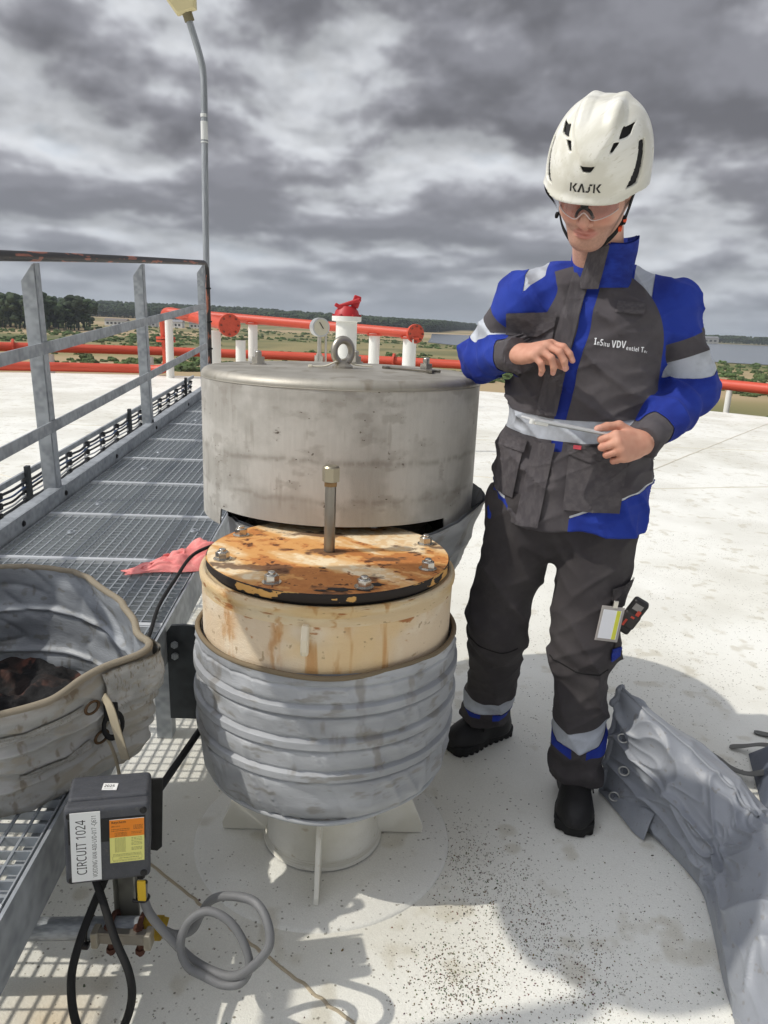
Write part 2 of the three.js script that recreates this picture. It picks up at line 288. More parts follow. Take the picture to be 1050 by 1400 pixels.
  // loose flakes of paint and lichen, thickest in front of the standing man
  const fr = rng(77), chip = new THREE.IcosahedronGeometry(1, 0), n = 8500, im = new THREE.InstancedMesh(chip, mat([104, 96, 80], 0.9), n), M = new THREE.Matrix4(), Q = new THREE.Quaternion(), c = new THREE.Color();
  for (let i = 0; i < n; i++) {
    let x, z, s; const k = fr(), gs = () => (fr() + fr() + fr() - 1.5) / 1.5;
    if (k < 0.30) { const t = fr(); x = mix(0.18, 0.52, t) + gs() * 0.22; z = mix(-1.72, -1.22, t) + gs() * 0.22; s = 0.0012 + 0.0026 * fr() * fr(); }
    else if (k < 0.42) { x = 0.2 + gs() * 0.18; z = -1.28 + gs() * 0.2; s = 0.0010 + 0.002 * fr(); }
    else if (k < 0.62) { x = 0.6 + gs() * 0.6; z = -1.4 + gs() * 0.5; s = 0.0008 + 0.002 * fr() * fr(); }
    else if (k < 0.97) { x = 0.5 + fr() * 3.4; z = -1.9 - fr() * 3.2; s = 0.0009 + 0.0022 * fr(); }
    else { x = -0.7 + fr() * 1.6; z = -1.0 - fr() * 0.9; s = 0.0018 + 0.004 * fr() * fr(); }
    Q.setFromEuler(new THREE.Euler(fr() * 6, fr() * 6, fr() * 6));
    M.compose(V(x, roofY(x, z) + s * 0.2, z), Q, V(s * 0.68 * (0.8 + fr()), s * 0.34, s * 0.68)); im.setMatrixAt(i, M); im.setColorAt(i, c.setRGB(0.5 + fr() * 0.9, 0.5 + fr() * 0.8, 0.5 + fr() * 0.6));
  }
  im.name = 'paint_flakes'; im.userData = { kind: 'stuff', label: 'dark paint and lichen flakes strewn over the white tank roof', category: 'flakes' }; im.castShadow = true; scene.add(im);
}
// ---------- the opened vent valve in front ----------
const rustNoise = (u, v, s) => fbm2(u, v, 0, 6, s, 0.55);
const CX = -0.132, CZ = -1.735;
const jacketMap = tex(1024, 512, (u, v) => {
  const a = fbm2(u * 12, v * 6, 12, 5, 101), b = fbm2(u * 40, v * 20, 40, 4, 103), d = fbm2(u * 50, v * 5, 50, 4, 105);
  let c = lerp3([158, 160, 163], [186, 188, 191], sstep(0.3, 0.7, a)); c = lerp3(c, [124, 118, 106], sstep(0.6, 0.78, b) * 0.45); return lerp3(c, [112, 104, 92], sstep(0.68, 0.82, d) * 0.4);
});
const clothBump = tex(512, 512, (u, v, i, j) => 0.35 * ((i ^ j) & 1) * 0.6 + 0.65 * fbm2(u * 24, v * 24, 24, 4, 107), false);
const jacketCloth = phys([240, 241, 242], 0.55, 0, { map: jacketMap, bumpMap: rep(clothBump, 6), bumpScale: 0.0008, sheen: 0.2, sheenRoughness: 0.5 });
const pipingCloth = phys([172, 175, 178], 0.5, 0, { bumpMap: rep(clothBump, 8), bumpScale: 0.0006 });
{
  const t = thing('vent_valve', 'cream painted vent valve with rusty round cover plate and upright threaded rod', 'valve', [CX, 0, CZ]);
  const white = mat([244, 243, 238], 0.6, 0, { map: tex(512, 512, (u, v) => { const a = fbm2(u * 8, v * 8, 8, 5, 120), b = fbm2(u * 30, v * 30, 30, 4, 121); return lerp3(lerp3([226, 224, 214], [242, 241, 235], sstep(0.3, 0.65, a)), [160, 142, 110], sstep(0.70, 0.86, b) * 0.5); }), bumpMap: grainBump, bumpScale: 0.001 });
  const creamMap = tex(2048, 512, (u, v) => { // v 0 = bottom of the drum
    const a = fbm2(u * 20, v * 4, 20, 6, 130), y = fbm2(u * 14, v * 3, 14, 4, 133), run = fbm2(u * 90, v * 1.5, 90, 4, 131), sp = fbm2(u * 130, v * 26, 130, 4, 132), bl = fbm2(u * 36, v * 9, 36, 5, 134);
    let c = lerp3([234, 214, 186], [244, 230, 208], sstep(0.35, 0.65, a)); c = lerp3(c, [236, 198, 134], sstep(0.46, 0.74, y) * 0.5);
    for (const [q, w] of [[0.885, 0.012], [0.955, 0.006], [0.02, 0.004]]) { const g = Math.exp(-(((u - q + (fbm2(u * 60, v * 10, 60, 3, 137) - 0.5) * 0.02) / w) ** 2)) * sstep(0.35, 0.6, fbm2(u * 120, v * 8, 120, 4, 138)); c = lerp3(c, [192, 132, 74], g * 0.6); }
    c = lerp3(c, [204, 146, 84], sstep(0.62, 0.8, run) * sstep(0.45, 0.65, y) * 0.7); c = lerp3(c, [166, 98, 46], sstep(0.72, 0.82, bl) * 0.8); c = lerp3(c, [150, 122, 88], sstep(0.74, 0.84, sp) * 0.5); return c;
  });
  const cream = mat([240, 238, 234], 0.6, 0, { map: creamMap, bumpMap: rep(grainBump, 6, 2), bumpScale: 0.0015 });
  // stem, pad, gussets
  const padG = sharpLathe([[0.346, 0.0], [0.345, 0.002], [0.338, 0.0065], [0.13, 0.007]], 96); { const pp = padG.attributes.position, pu = padG.attributes.uv; for (let i = 0; i < pp.count; i++) pu.setXY(i, (pp.getX(i) + CX) / 3.1, (pp.getZ(i) + CZ) / 3.1); } part('pad', padG, roofPlain, t);
  part('stem', sharpLathe([[0.162, 0.011], [0.158, 0.018], [0.15, 0.03], [0.15, 0.33]], 72), white, t);
  for (let k = 0; k < 4; k++) {
    const g = extrude([[0.146, 0.012], [0.272, 0.012], [0.274, 0.03], [0.165, 0.30], [0.146, 0.30]], 0.012, 0.0015); g.rotateY(-Math.PI / 2 + k * Math.PI / 2 + 0.03); part('gusset', g, white, t);
  }
  part('body', lathe([[0.15, 0.31], [0.27, 0.325], [0.305, 0.36], [0.307, 0.5], [0.308, 0.62], [0.3085, 0.70], [0.309, 0.745]], 128), cream, t);
  const rimMat = mat([238, 232, 214], 0.55, 0, { map: creamMap, bumpMap: rep(grainBump, 6, 2), bumpScale: 0.0012 });
  part('rim', lathe([[0.309, 0.745], [0.3095, 0.760], [0.3135, 0.768], [0.3145, 0.778], [0.312, 0.786], [0.304, 0.789], [0.299, 0.786], [0.295, 0.784], [0.02, 0.784]], 128), rimMat, t);
  part('gasket', sharpLathe([[0.288, 0.784], [0.2885, 0.792], [0.28, 0.7925]], 96), blackRubber, t);
  // rusty plate, edge with black bare patches
  const rustFn = (x, z) => { // in metres from the centre
    const w = fbm2(x * 7 + 3, z * 7, 0, 5, 141) - 0.5, st = fbm2(x * 3.5 + z * 5 + w * 1.6, z * 11 - x * 7 + w, 0, 5, 142), f = fbm2(x * 60, z * 60, 0, 5, 143), b = fbm2(x * 9 + 4, z * 14 + 2, 0, 5, 144);
    let c = lerp3([230, 196, 148], [242, 222, 186], sstep(0.35, 0.62, f)); c = lerp3(c, [214, 150, 78], sstep(0.38, 0.56, st) * 0.8);
    const heavy = sstep(0.53, 0.64, st + (f - 0.5) * 0.4 + clamp(x * 1.2, -0.07, 0.05) + (z > 0 ? 0.02 : 0)); c = lerp3(c, lerp3([164, 98, 46], [206, 134, 70], f), heavy * 0.85);
    c = lerp3(c, [84, 58, 40], sstep(0.60, 0.72, b + (f - 0.5) * 0.3) * 0.7); c = lerp3(c, [90, 52, 26], sstep(0.66, 0.78, f) * heavy); return c;
  };
  const plateMap = tex(1024, 1024, (u, v) => rustFn((u - 0.5) * 0.62, (v - 0.5) * 0.62));
  const plateBump = tex(512, 512, (u, v) => { const f = fbm2(u * 40, v * 40, 0, 5, 146), w = fbm2(u * 5, v * 5, 0, 4, 145); return 0.5 * f + 0.5 * w; }, false);
  const disc = sheet(96, 24, (u, v) => { const a = u * 2 * Math.PI, r = 0.296 * v; return [Math.cos(a) * r, 0.8145, -Math.sin(a) * r, 0.5 + Math.cos(a) * r / 0.62, 0.5 - Math.sin(a) * r / 0.62]; });
  const pl = part('cover_plate', disc, mat([250, 250, 250], 0.8, 0.0, { map: plateMap, bumpMap: plateBump, bumpScale: 0.003 }), t);
  const edgeMap = tex(1024, 64, (u, v) => { const a = fbm2(u * 40, v * 2, 40, 4, 150), side = Math.cos((u - 0.20) * 2 * Math.PI); return a + side * 0.22 > 0.52 ? [38, 31, 27] : lerp3([222, 178, 104], [180, 120, 60], a); });
  const eg = sheet(128, 3, (u, v) => { const a = u * 2 * Math.PI, r = [0.294, 0.2985, 0.2985, 0.2962][Math.round(v * 3)]; return [Math.cos(a) * r, [0.7925, 0.795, 0.812, 0.8145][Math.round(v * 3)], Math.sin(a) * r, u, v]; });
  part('edge', eg, mat([255, 255, 255], 0.75, 0, { map: edgeMap }), pl, 'plate edge with paint flaked to black');
  // bare black chips on top of the plate by the front nuts
  const chipR = rng(5); for (const [x, z, r] of [[0.045, 0.265, 0.024], [0.095, 0.262, 0.018], [0.118, 0.225, 0.020], [0.005, 0.277, 0.012], [-0.005, 0.13, 0.008]]) {
    const s = new THREE.Shape(); for (let k = 0; k <= 14; k++) { const a = k / 14 * 6.283, q = r * (0.55 + 0.6 * chipR()); s[k ? 'lineTo' : 'moveTo'](Math.cos(a) * q * 1.3, Math.sin(a) * q * 0.55); }
    part('bare_chip', new THREE.ShapeGeometry(s).rotateX(-Math.PI / 2).translate(x, 0.8156, z), mat([40, 32, 28], 0.7), pl);
  }
  const nutM = mat([196, 192, 184], 0.32, 0.9, { roughnessMap: galvRough });
  for (let k = 0; k < 8; k++) {
    const a = (k + 0.5) * Math.PI / 4 + 0.02, x = Math.cos(a) * 0.262, z = Math.sin(a) * 0.262;
    const n = part('nut', hexNut(0.0165, 0.015, 0, 0.0105, 0).rotateY(k * 1.3).translate(x, 0.8145, z), nutM, t);
    part('washer', new THREE.CylinderGeometry(0.0215, 0.0215, 0.003, 24).translate(x, 0.816, z), nutM, n);
    part('stud', [new THREE.CylinderGeometry(0.0085, 0.0085, 0.010, 16).translate(x, 0.834, z), new THREE.SphereGeometry(0.0085, 14, 6, 0, 6.283, 0, 1.57).scale(1, 0.4, 1).translate(x, 0.839, z), new THREE.TorusGeometry(0.011, 0.0028, 8, 20).rotateX(Math.PI / 2).translate(x, 0.8325, z)], nutM, n);
  }
  // threaded rod with its long coupling nut
  const threads = []; for (let y = 0.815; y < 1.002; y += 0.0022) threads.push([0.0128, y], [0.0139, y + 0.0011]);
  const rodPart = part('threaded_rod', lathe(threads, 24), mat([150, 146, 138], 0.38, 0.9), t);
  part('lock_nut', hexNut(0.017, 0.010, 0, 0.986, 0), mat([150, 122, 86], 0.5, 0.8), rodPart);
  part('coupling_nut', [hexNut(0.0215, 0.034, 0, 1.010, 0).rotateY(0.35), new THREE.CylinderGeometry(0.0175, 0.0205, 0.004, 24).translate(0, 1.029, 0)], mat([168, 160, 140], 0.34, 0.9), rodPart);
  // lug on the front of the drum
  const lug = extrude([[0, 0.026], [0.014, 0.026], [0.030, 0.004], [0.032, -0.020], [0.026, -0.030], [0.014, -0.031], [0, -0.010]], 0.016, 0.003);
  lug.rotateY(-Math.PI / 2).translate(-0.022, 0.722, 0.3055); part('lug', lug, mat([226, 214, 188], 0.6, 0, { bumpMap: grainBump, bumpScale: 0.001 }), t);
}
// quilted jackets: drum-shaped cloth with piped ribs and sagging folds
function jacketGeo(prof, fold, seed, nu = 260, nv = 120) {
  return seamless(sheet(nu, nv, (u, v) => {
    const th = u * 2 * Math.PI, [r, y] = prof(v, th); const c = Math.cos(th), s = Math.sin(th);
    const f1 = vn3(c * 5 + y * 9, y * 16 + Math.sin(th * 3), s * 5, seed) - 0.5, f2 = vn3(c * 14 + y * 40, y * 30, s * 14 - y * 22, seed + 3) - 0.5;
    const rg = 1 - Math.abs(vn3(c * 6 + y * 7, y * 8 + c * 5, s * 6, seed + 5) * 2 - 1); const rr = r + fold(v) * (f1 * 0.009 + f2 * 0.002 + Math.pow(rg, 6) * 0.006); return [c * rr, y + fold(v) * f1 * 0.004, s * rr, u, v];
  }));
}
{
  const o = thing('insulation_jacket', 'grey quilted insulation jacket wrapped round the rusty cream vent valve', 'insulation jacket', [CX, 0, CZ], 'insulation jackets');
  const y0 = 0.264, y1 = 0.638;
  const R = (y) => 0.323 + 0.003 * Math.sin(clamp((y - 0.35) / 0.3) * Math.PI) - 0.004 * clamp((0.45 - y) / 0.15) - 0.024 * Math.pow(clamp((0.315 - y) / 0.05), 2);
  const ribs = [0.556, 0.474, 0.392];
  const prof = (v, th) => { const wob = 0.006 * Math.sin(th * 2 + 1); let y = mix(y0, y1, v); y += v < 0.12 ? (1 - v / 0.12) * (vn2(th * 7, 1, 44, 7) - 0.5) * 0.022 : 0; let r = R(y) + wob * 0.3; for (const b of ribs) { const d = Math.abs(y - b); r += 0.0070 * sstep(0.0125, 0.0090, d) - 0.004 * Math.exp(-(((d - 0.015) / 0.003) ** 2)); } r -= 0.004 * Math.exp(-(((y - 0.612) / 0.003) ** 2)); return [r, y]; };
  part('cover', thick(jacketGeo(prof, (v) => { const y = mix(y0, y1, v); let q = sstep(1, 0.92, v); for (const b of ribs) q = Math.min(q, sstep(0.010, 0.03, Math.abs(y - b))); return 0.12 + 0.88 * q; }, 4, 300, 190), 0.012), jacketCloth, o);
  // hem: rolled edge at top, gathered tabs at the bottom
  const ring = (y, r, w, m, name) => { const P = []; for (let i = 0; i < 64; i++) { const a = i / 64 * 6.283; P.push(V(Math.cos(a) * (r + 0.002 * Math.sin(a * 5)), y + 0.0022 * Math.sin(a * 7 + 1) + 0.002 * Math.sin(a * 3), Math.sin(a) * (r + 0.002 * Math.sin(a * 5)))); } part(name, tube(P, w, 256, 8, true), m, o); };
  ring(0.637, 0.320, 0.006, mat([120, 106, 84], 0.9), 'top_hem');
  ring(0.2655, R(0.28) - 0.006, 0.006, pipingCloth, 'bottom_hem');
}
// ---------- the second valve behind, still wearing its steel hood ----------
const HX = -0.147, HZ = -2.3;
const hoodMap = tex(2048, 1024, (u, v) => {
  const a = fbm2(u * 14, v * 5, 14, 6, 201), b = fbm2(u * 60, v * 3, 60, 4, 202), s = fbm2(u * 28, v * 14, 28, 5, 203), sc = fbm2(u * 200, v * 8, 200, 2, 206), d = fbm2(u * 120, v * 60, 120, 3, 204);
  const w = (fbm2(u * 22, v * 8, 22, 4, 205) - 0.5) * 0.05, band = Math.exp(-(((v - 0.50 + w) / 0.018) ** 2)) + 0.8 * Math.exp(-(((v - 0.27 + w) / 0.016) ** 2)) + 0.35 * Math.exp(-(((v - 0.88 + w) / 0.02) ** 2));
  let c = lerp3([196, 193, 187], [222, 220, 215], sstep(0.3, 0.7, a)); c = lerp3(c, [168, 162, 154], sstep(0.56, 0.75, s) * 0.4); c = lerp3(c, [140, 133, 124], clamp(band) * sstep(0.25, 0.6, b) * 0.35);
  c = lerp3(c, [150, 143, 133], sstep(0.70, 0.82, b) * 0.25); c = lerp3(c, [70, 60, 50], sstep(0.76, 0.86, d) * sstep(0.55, 0.7, s) * 0.8); const n = (sc - 0.5) * 8; return [c[0] + n, c[1] + n, c[2] + n];
});
const hoodRough = tex(512, 256, (u, v) => 0.55 + 0.25 * fbm2(u * 14, v * 6, 14, 5, 210), false);
const hoodSteel = mat([226, 225, 223], 1, 0.35, { map: hoodMap, roughnessMap: hoodRough, bumpMap: rep(grainBump, 4, 1), bumpScale: 0.0006 });
const hoodTopMap = tex(512, 512, (u, v) => { const a = fbm2(u * 6, v * 6, 6, 6, 220), b = fbm2(u * 18, v * 18, 18, 4, 221); return lerp3(lerp3([178, 173, 163], [206, 202, 193], sstep(0.3, 0.7, a)), [144, 134, 116], sstep(0.6, 0.8, b) * 0.5); });
const hoodTop = mat([218, 217, 214], 0.55, 0.5, { map: hoodTopMap, bumpMap: grainBump, bumpScale: 0.0006 });
function hoodParts(t, y0, yTop, R, cutUp, turn = 0) {
  const lo = (th) => { const a = Math.atan2(Math.sin(th - Math.PI / 2 - turn), Math.cos(th - Math.PI / 2 - turn)); return y0 + (Math.abs(a) < 0.86 ? cutUp : 0); };
  const seam = yTop - 0.026; const nu = 400;
  const wall = []; { // skirt with its step at both ends of the cut-out
    wall.push(seamless(sheet(nu, 6, (u, v) => { const th = u * 2 * Math.PI + Math.PI / 2 + turn - Math.PI; const y = mix(lo(th), seam, v); return [Math.cos(th) * R, y, Math.sin(th) * R, u * 2, (y - y0) / (yTop - y0)]; }))); }
  const side = part('hood', thick(wall[0], 0.004), hoodSteel, t);
  const prof = [[R, seam]]; for (let k = 1; k <= 10; k++) { const a = k / 10 * Math.PI / 2; prof.push([R - 0.024 + 0.0255 * Math.cos(a), seam + 0.002 + 0.024 * Math.sin(a)]); } prof.push([R * 0.6, yTop + 0.003], [0.0001, yTop + 0.004]);
  const cap = lathe(prof, 128), cp = cap.attributes.position, cu = cap.attributes.uv; for (let i = 0; i < cp.count; i++) cu.setXY(i, cp.getX(i) * 1.2, cp.getZ(i) * 1.2);
  part('hood_top', cap, hoodTop, side);
  part('seam_weld', new THREE.TorusGeometry(R + 0.0004, 0.0016, 6, 128).rotateX(Math.PI / 2).translate(0, seam, 0), hoodTop, side);
  const nutM = mat([186, 182, 174], 0.3, 0.9);
  for (const a of [2.44, 0.67, -1.5]) { const x = Math.cos(a) * R * 0.82 * (a === 0.67 ? 0.95 : 1), z = -Math.abs(Math.sin(a)) * R * 0.12 + (a < 0 ? -R * 0.7 : 0), y = yTop + 0.003; part('cap_nut', [hexNut(0.0205, 0.02, x, y + 0.013, z), new THREE.CylinderGeometry(0.026, 0.026, 0.004, 24).translate(x, y + 0.002, z), new THREE.CylinderGeometry(0.0105, 0.0105, 0.014, 16).translate(x, y + 0.03, z), new THREE.SphereGeometry(0.0105, 12, 6).scale(1, 0.6, 1).translate(x, y + 0.037, z)], nutM, side); }
  const eye = part('eye_bolt', [new THREE.TorusGeometry(0.035, 0.0125, 18, 48).scale(0.86, 1, 1).rotateY(0.55).translate(0, yTop + 0.054, 0), sharpLathe([[0.0, yTop + 0.002], [0.032, yTop + 0.002], [0.032, yTop + 0.010], [0.024, yTop + 0.016], [0.016, yTop + 0.024], [0, yTop + 0.026]], 32)], mat([176, 170, 158], 0.36, 0.9), side);
  return side;
}
{
  const t = thing('hooded_valve', 'second vent valve behind, under a wide stained stainless steel hood with eye bolt', 'valve', [HX, 0, HZ]);
  const white = mat([222, 220, 208], 0.6);
  part('stem', sharpLathe([[0.345, 0], [0.34, 0.01], [0.16, 0.011], [0.15, 0.03], [0.15, 0.33], [0.30, 0.35], [0.31, 0.4], [0.31, 0.72], [0.0, 0.73]], 72), white, t);
  part('valve_seat', sharpLathe([[0.0, 0.73], [0.285, 0.73], [0.29, 0.76], [0.2, 0.80], [0.2, 1.0], [0.05, 1.02], [0.05, 1.2]], 64), mat([168, 162, 150], 0.6, 0.3), t);
  hoodParts(t, 0.79, 1.225, 0.425, 0.048);
  const o = thing('insulation_jacket', 'grey insulation jacket flaring out from under the steel hood', 'insulation jacket', [HX, 0, HZ], 'insulation jackets');
  const prof = (v, th) => { const flare = 0.30 + (0.10 + 0.055 * Math.cos(th - 0.3)) * Math.pow(v, 0.85) + 0.012 * Math.sin(th * 3 + 1); return [flare + 0.006 * Math.exp(-(((v - 0.72) / 0.03) ** 2)), mix(0.42, 0.80 + 0.06 * sstep(0.5, 1, Math.cos(th + 0.1)), v)]; };
  part('cover', thick(jacketGeo(prof, () => 1.1, 9, 160, 50), 0.01), jacketCloth, o);
}
// things lying on the hood
{
  const y = 1.2292, ring = (x, z, r1, r2, a) => { const s = new THREE.Shape(); s.absarc(0, 0, r1, 0, 6.283); const h = new THREE.Path(); h.absarc(0, 0, r2, 0, 6.283, true); s.holes.push(h); return new THREE.ExtrudeGeometry(s, { depth: 0.007, bevelEnabled: true, bevelSize: 0.001, bevelThickness: 0.001, bevelSegments: 1, curveSegments: 20 }).rotateX(-Math.PI / 2).rotateY(a).translate(x, y, z); };
  const w = thing('spanner', 'flat steel combination spanner lying on top of the steel hood', 'spanner', [0, 0, 0]);
  const m = mat([120, 116, 108], 0.35, 0.9);
  const a = V(-0.0, y + 0.005, -2.36), b = V(0.115, y + 0.005, -2.255), ang = Math.atan2(-(b.z - a.z), b.x - a.x), L = a.distanceTo(b);
  part('shaft', rbox(L, 0.0075, 0.015, 0.003).rotateY(ang).translate((a.x + b.x) / 2, y + 0.0045, (a.z + b.z) / 2), m, w);
  part('ring_end', ring(a.x - 0.008, a.z - 0.008, 0.0165, 0.0095, 0), m, w);
  const jaw = extrude([[0, -0.009], [0.01, -0.019], [0.032, -0.020], [0.034, -0.011], [0.018, -0.009], [0.018, 0.009], [0.034, 0.011], [0.032, 0.020], [0.01, 0.019], [0, 0.009]], 0.009, 0.001).rotateX(-Math.PI / 2).rotateY(ang).translate(b.x, y + 0.005, b.z); part('jaw', jaw, m, w);
  const c = thing('cable_tie', 'pale plastic cable tie threaded through the eye bolt on the hood', 'cable tie', [0, 0, 0]);
  part('strap', capped([[HX - 0.09, y + 0.004, HZ + 0.05], [HX - 0.05, y + 0.006, HZ + 0.04], [HX - 0.012, y + 0.022, HZ + 0.018], [HX + 0.018, y + 0.028, HZ - 0.01], [HX + 0.03, y + 0.01, HZ - 0.05], [HX + 0.09, y + 0.004, HZ - 0.07]], 0.0026, 50, 6), mat([226, 220, 200], 0.5), c);
  part('tie_head', rbox(0.012, 0.008, 0.011, 0.002, HX - 0.094, y + 0.005, HZ + 0.052), mat([226, 220, 200], 0.5), c);
}
// ---------- galvanised walkway, handrail, cable tray ----------
const WALK = { pos: [-0.575, 0.31, 0], rot: [0.05, 0.047, 0] };
function onWalk(o) { o.position.set(...WALK.pos); o.rotation.set(...WALK.rot, 'YXZ'); return o; }
const walkM = new THREE.Matrix4().compose(V(...WALK.pos), new THREE.Quaternion().setFromEuler(new THREE.Euler(...WALK.rot, 'YXZ')), V(1, 1, 1));
const walkPoint = (x, y, s) => V(x, y, -s).applyMatrix4(walkM);
{
  const t = onWalk(thing('walkway', 'galvanised steel walkway with open bar grating beside the valves', 'walkway'));
  const S0 = 0.4, S1 = 7.25, Wd = 0.8, L = S1 - S0, mid = -(S0 + S1) / 2;
  const chan = (x, dir, top, bot) => [box(0.007, top - bot, L, x, (top + bot) / 2, mid), box(0.045, 0.007, L, x - dir * 0.026, bot + 0.0035, mid), box(0.045, 0.007, L, x - dir * 0.026, -0.034, mid)];
  part('edge_beam', [...chan(0, 1, 0.004, -0.125)], galv, t);
  part('toe_beam', [box(0.008, 0.15, L, -Wd - 0.004, -0.005, mid), box(0.05, 0.008, L, -Wd - 0.03, 0.066, mid), box(0.05, 0.008, L, -Wd - 0.03, -0.076, mid)], galv, t);
  for (const s of [0.5, 2.12, 4.1, 6.2]) for (const x of [-0.02, -Wd + 0.02]) {
    const a = walkPoint(x, -0.12, s), h = a.y - roofY(a.x, a.z); part('support_leg', box(0.05, h, 0.05, x, -0.12 - h / 2, -s - 0.05), galv, t);
  }
  for (const s of [1.0, 2.4, 4.1, 5.4, 6.6]) part('cross_member', box(Wd - 0.02, 0.06, 0.05, -Wd / 2, -0.068, -s), galv, t);
  const edgeBar = mat([206, 210, 214], 0.5, 0.25);
  const pl = 0.5505, gap = 0.005;
  for (let k = -4; k < 8; k++) {
    const s = 2.69 + k * pl; if (s < S0 || s + pl > S1 + 0.02) continue; const g = [];
    for (let i = 1; i < 15; i++) g.push(box(Wd - 0.022, 0.020, 0.0032, -Wd / 2, -0.0105, -(s + i * (pl - gap) / 15)));
    for (let i = 1; i < 22; i++) g.push(box(0.005, 0.005, pl - gap - 0.006, -0.012 - i * (Wd - 0.024) / 22, -0.0024, -(s + (pl - gap) / 2)));
    const p = part('grating_panel', g, zincBar, t); p.userData.kind = 'stuff';
    const f = 0.020; for (const q of [f / 2, pl - gap - f / 2]) part('panel_edge', box(Wd - 0.02, 0.028, q < 0.1 ? f : 0.005, -Wd / 2, -0.0125, -(s + (q < 0.1 ? q : pl - gap - 0.0025))), edgeBar, p);
    for (const x of [-0.0115, -Wd + 0.0115]) part('panel_edge', box(0.003, 0.028, pl - gap - 0.03, x, -0.0125, -(s + pl / 2)), galv, p);
    for (const [x, q] of [[-0.10, 0.36], [-0.62, 0.16], [-0.60, 0.30]]) if ((k + Math.round(x * 9)) % 2) part('grating_clip', [new THREE.CylinderGeometry(0.016, 0.019, 0.005, 18).translate(x, 0.0035, -(s + q)), new THREE.CylinderGeometry(0.007, 0.007, 0.008, 6).translate(x, 0.008, -(s + q))], zincBar, p);
  }
  for (const s of [1.72, 2.95, 3.42, 4.2, 5.08, 6.1, 7.06]) for (const y of [0.03, -0.02]) part('bolt', [new THREE.CylinderGeometry(0.010, 0.010, 0.008, 6).rotateZ(Math.PI / 2).translate(-Wd + 0.003, y, -s - 0.05), new THREE.CylinderGeometry(0.0135, 0.0135, 0.002, 16).rotateZ(Math.PI / 2).translate(-Wd + 0.001, y, -s - 0.05)], mat([44, 44, 46], 0.6, 0.5), t);
  // bracket plate hanging off the edge beam beside the front valve
  const br = part('bracket_plate', extrude([[0.0, -0.31], [0.0, 0.0], [0.015, 0.024], [0.05, 0.027], [0.125, 0.020], [0.128, -0.312]], 0.01, 0.001).translate(0.006, -0.02, -2.14), mat([92, 95, 98], 0.6, 0.4, { map: galvMap }), t);
  for (const y of [-0.06, -0.10]) part('bolt', new THREE.CylinderGeometry(0.012, 0.012, 0.009, 6).rotateX(Math.PI / 2).translate(0.03, y, -2.13), galv, br);
}
{
  const t = onWalk(thing('handrail', 'grey angle post handrail with chipped black top tube along the walkway', 'handrail'));
  t.rotation.x = 0.070; t.position.y -= 0.05;
  const x0 = -0.815, posts = [1.75, 3.42, 5.08, 7.06];
  for (const s of posts) {
    const a = extrude([[0, -0.16], [0.058, -0.16], [0.058, 1.055], [0.052, 1.055], [0, 0.985]], 0.006, 0.0008); a.rotateY(0).translate(x0 - 0.062, 0, -s + 0.003);
    const p = part('post', [a, box(0.006, 1.22, 0.052, x0 - 0.003, 0.45, -s - 0.026)], galv, t);
    for (const y of [0.03, -0.02]) part('post_bolt', new THREE.CylinderGeometry(0.011, 0.011, 0.02, 6).rotateZ(Math.PI / 2).translate(x0 - 0.004, y, -s - 0.03), mat([60, 60, 62], 0.5, 0.5), p);
  }
  for (const y of [0.70, 0.345]) part('mid_rail', box(0.007, 0.052, 6.6, x0 + 0.0045, y, -3.76), galv, t);
  const paintMap = tex(1024, 128, (u, v) => { const a = fbm2(u * 60, v * 4, 60, 5, 301), b = fbm2(u * 16, v * 4, 16, 3, 302), f = fbm2(u * 200, v * 24, 200, 3, 303); const peel = a * 0.6 + b * 0.4; return peel > 0.61 ? lerp3([170, 104, 84], [134, 84, 66], f) : lerp3([36, 35, 36], [62, 59, 58], f); });
  const black = mat([255, 255, 255], 0.5, 0, { map: rep(paintMap, 1, 1) });
  const pts = []; for (let i = 0; i <= 14; i++) { const s = 0.3 + i * 6.72 / 14; pts.push(V(x0 - 0.012, 1.075 + 0.012 * Math.sin(i / 14 * Math.PI), -s)); }
  pts.push(V(x0 - 0.010, 1.07, -7.13), V(x0 - 0.004, 1.035, -7.19), V(x0, 0.96, -7.205), V(x0, 0.5, -7.205), V(x0, 0.16, -7.205));
  part('top_rail', tube(pts, 0.0215, 260, 14), black, t);
  for (const y of [0.85, 0.55, 0.3]) part('rail_clamp', new THREE.TorusGeometry(0.024, 0.008, 8, 18).rotateX(Math.PI / 2).translate(x0, y, -7.205), blackRubber, t);
}
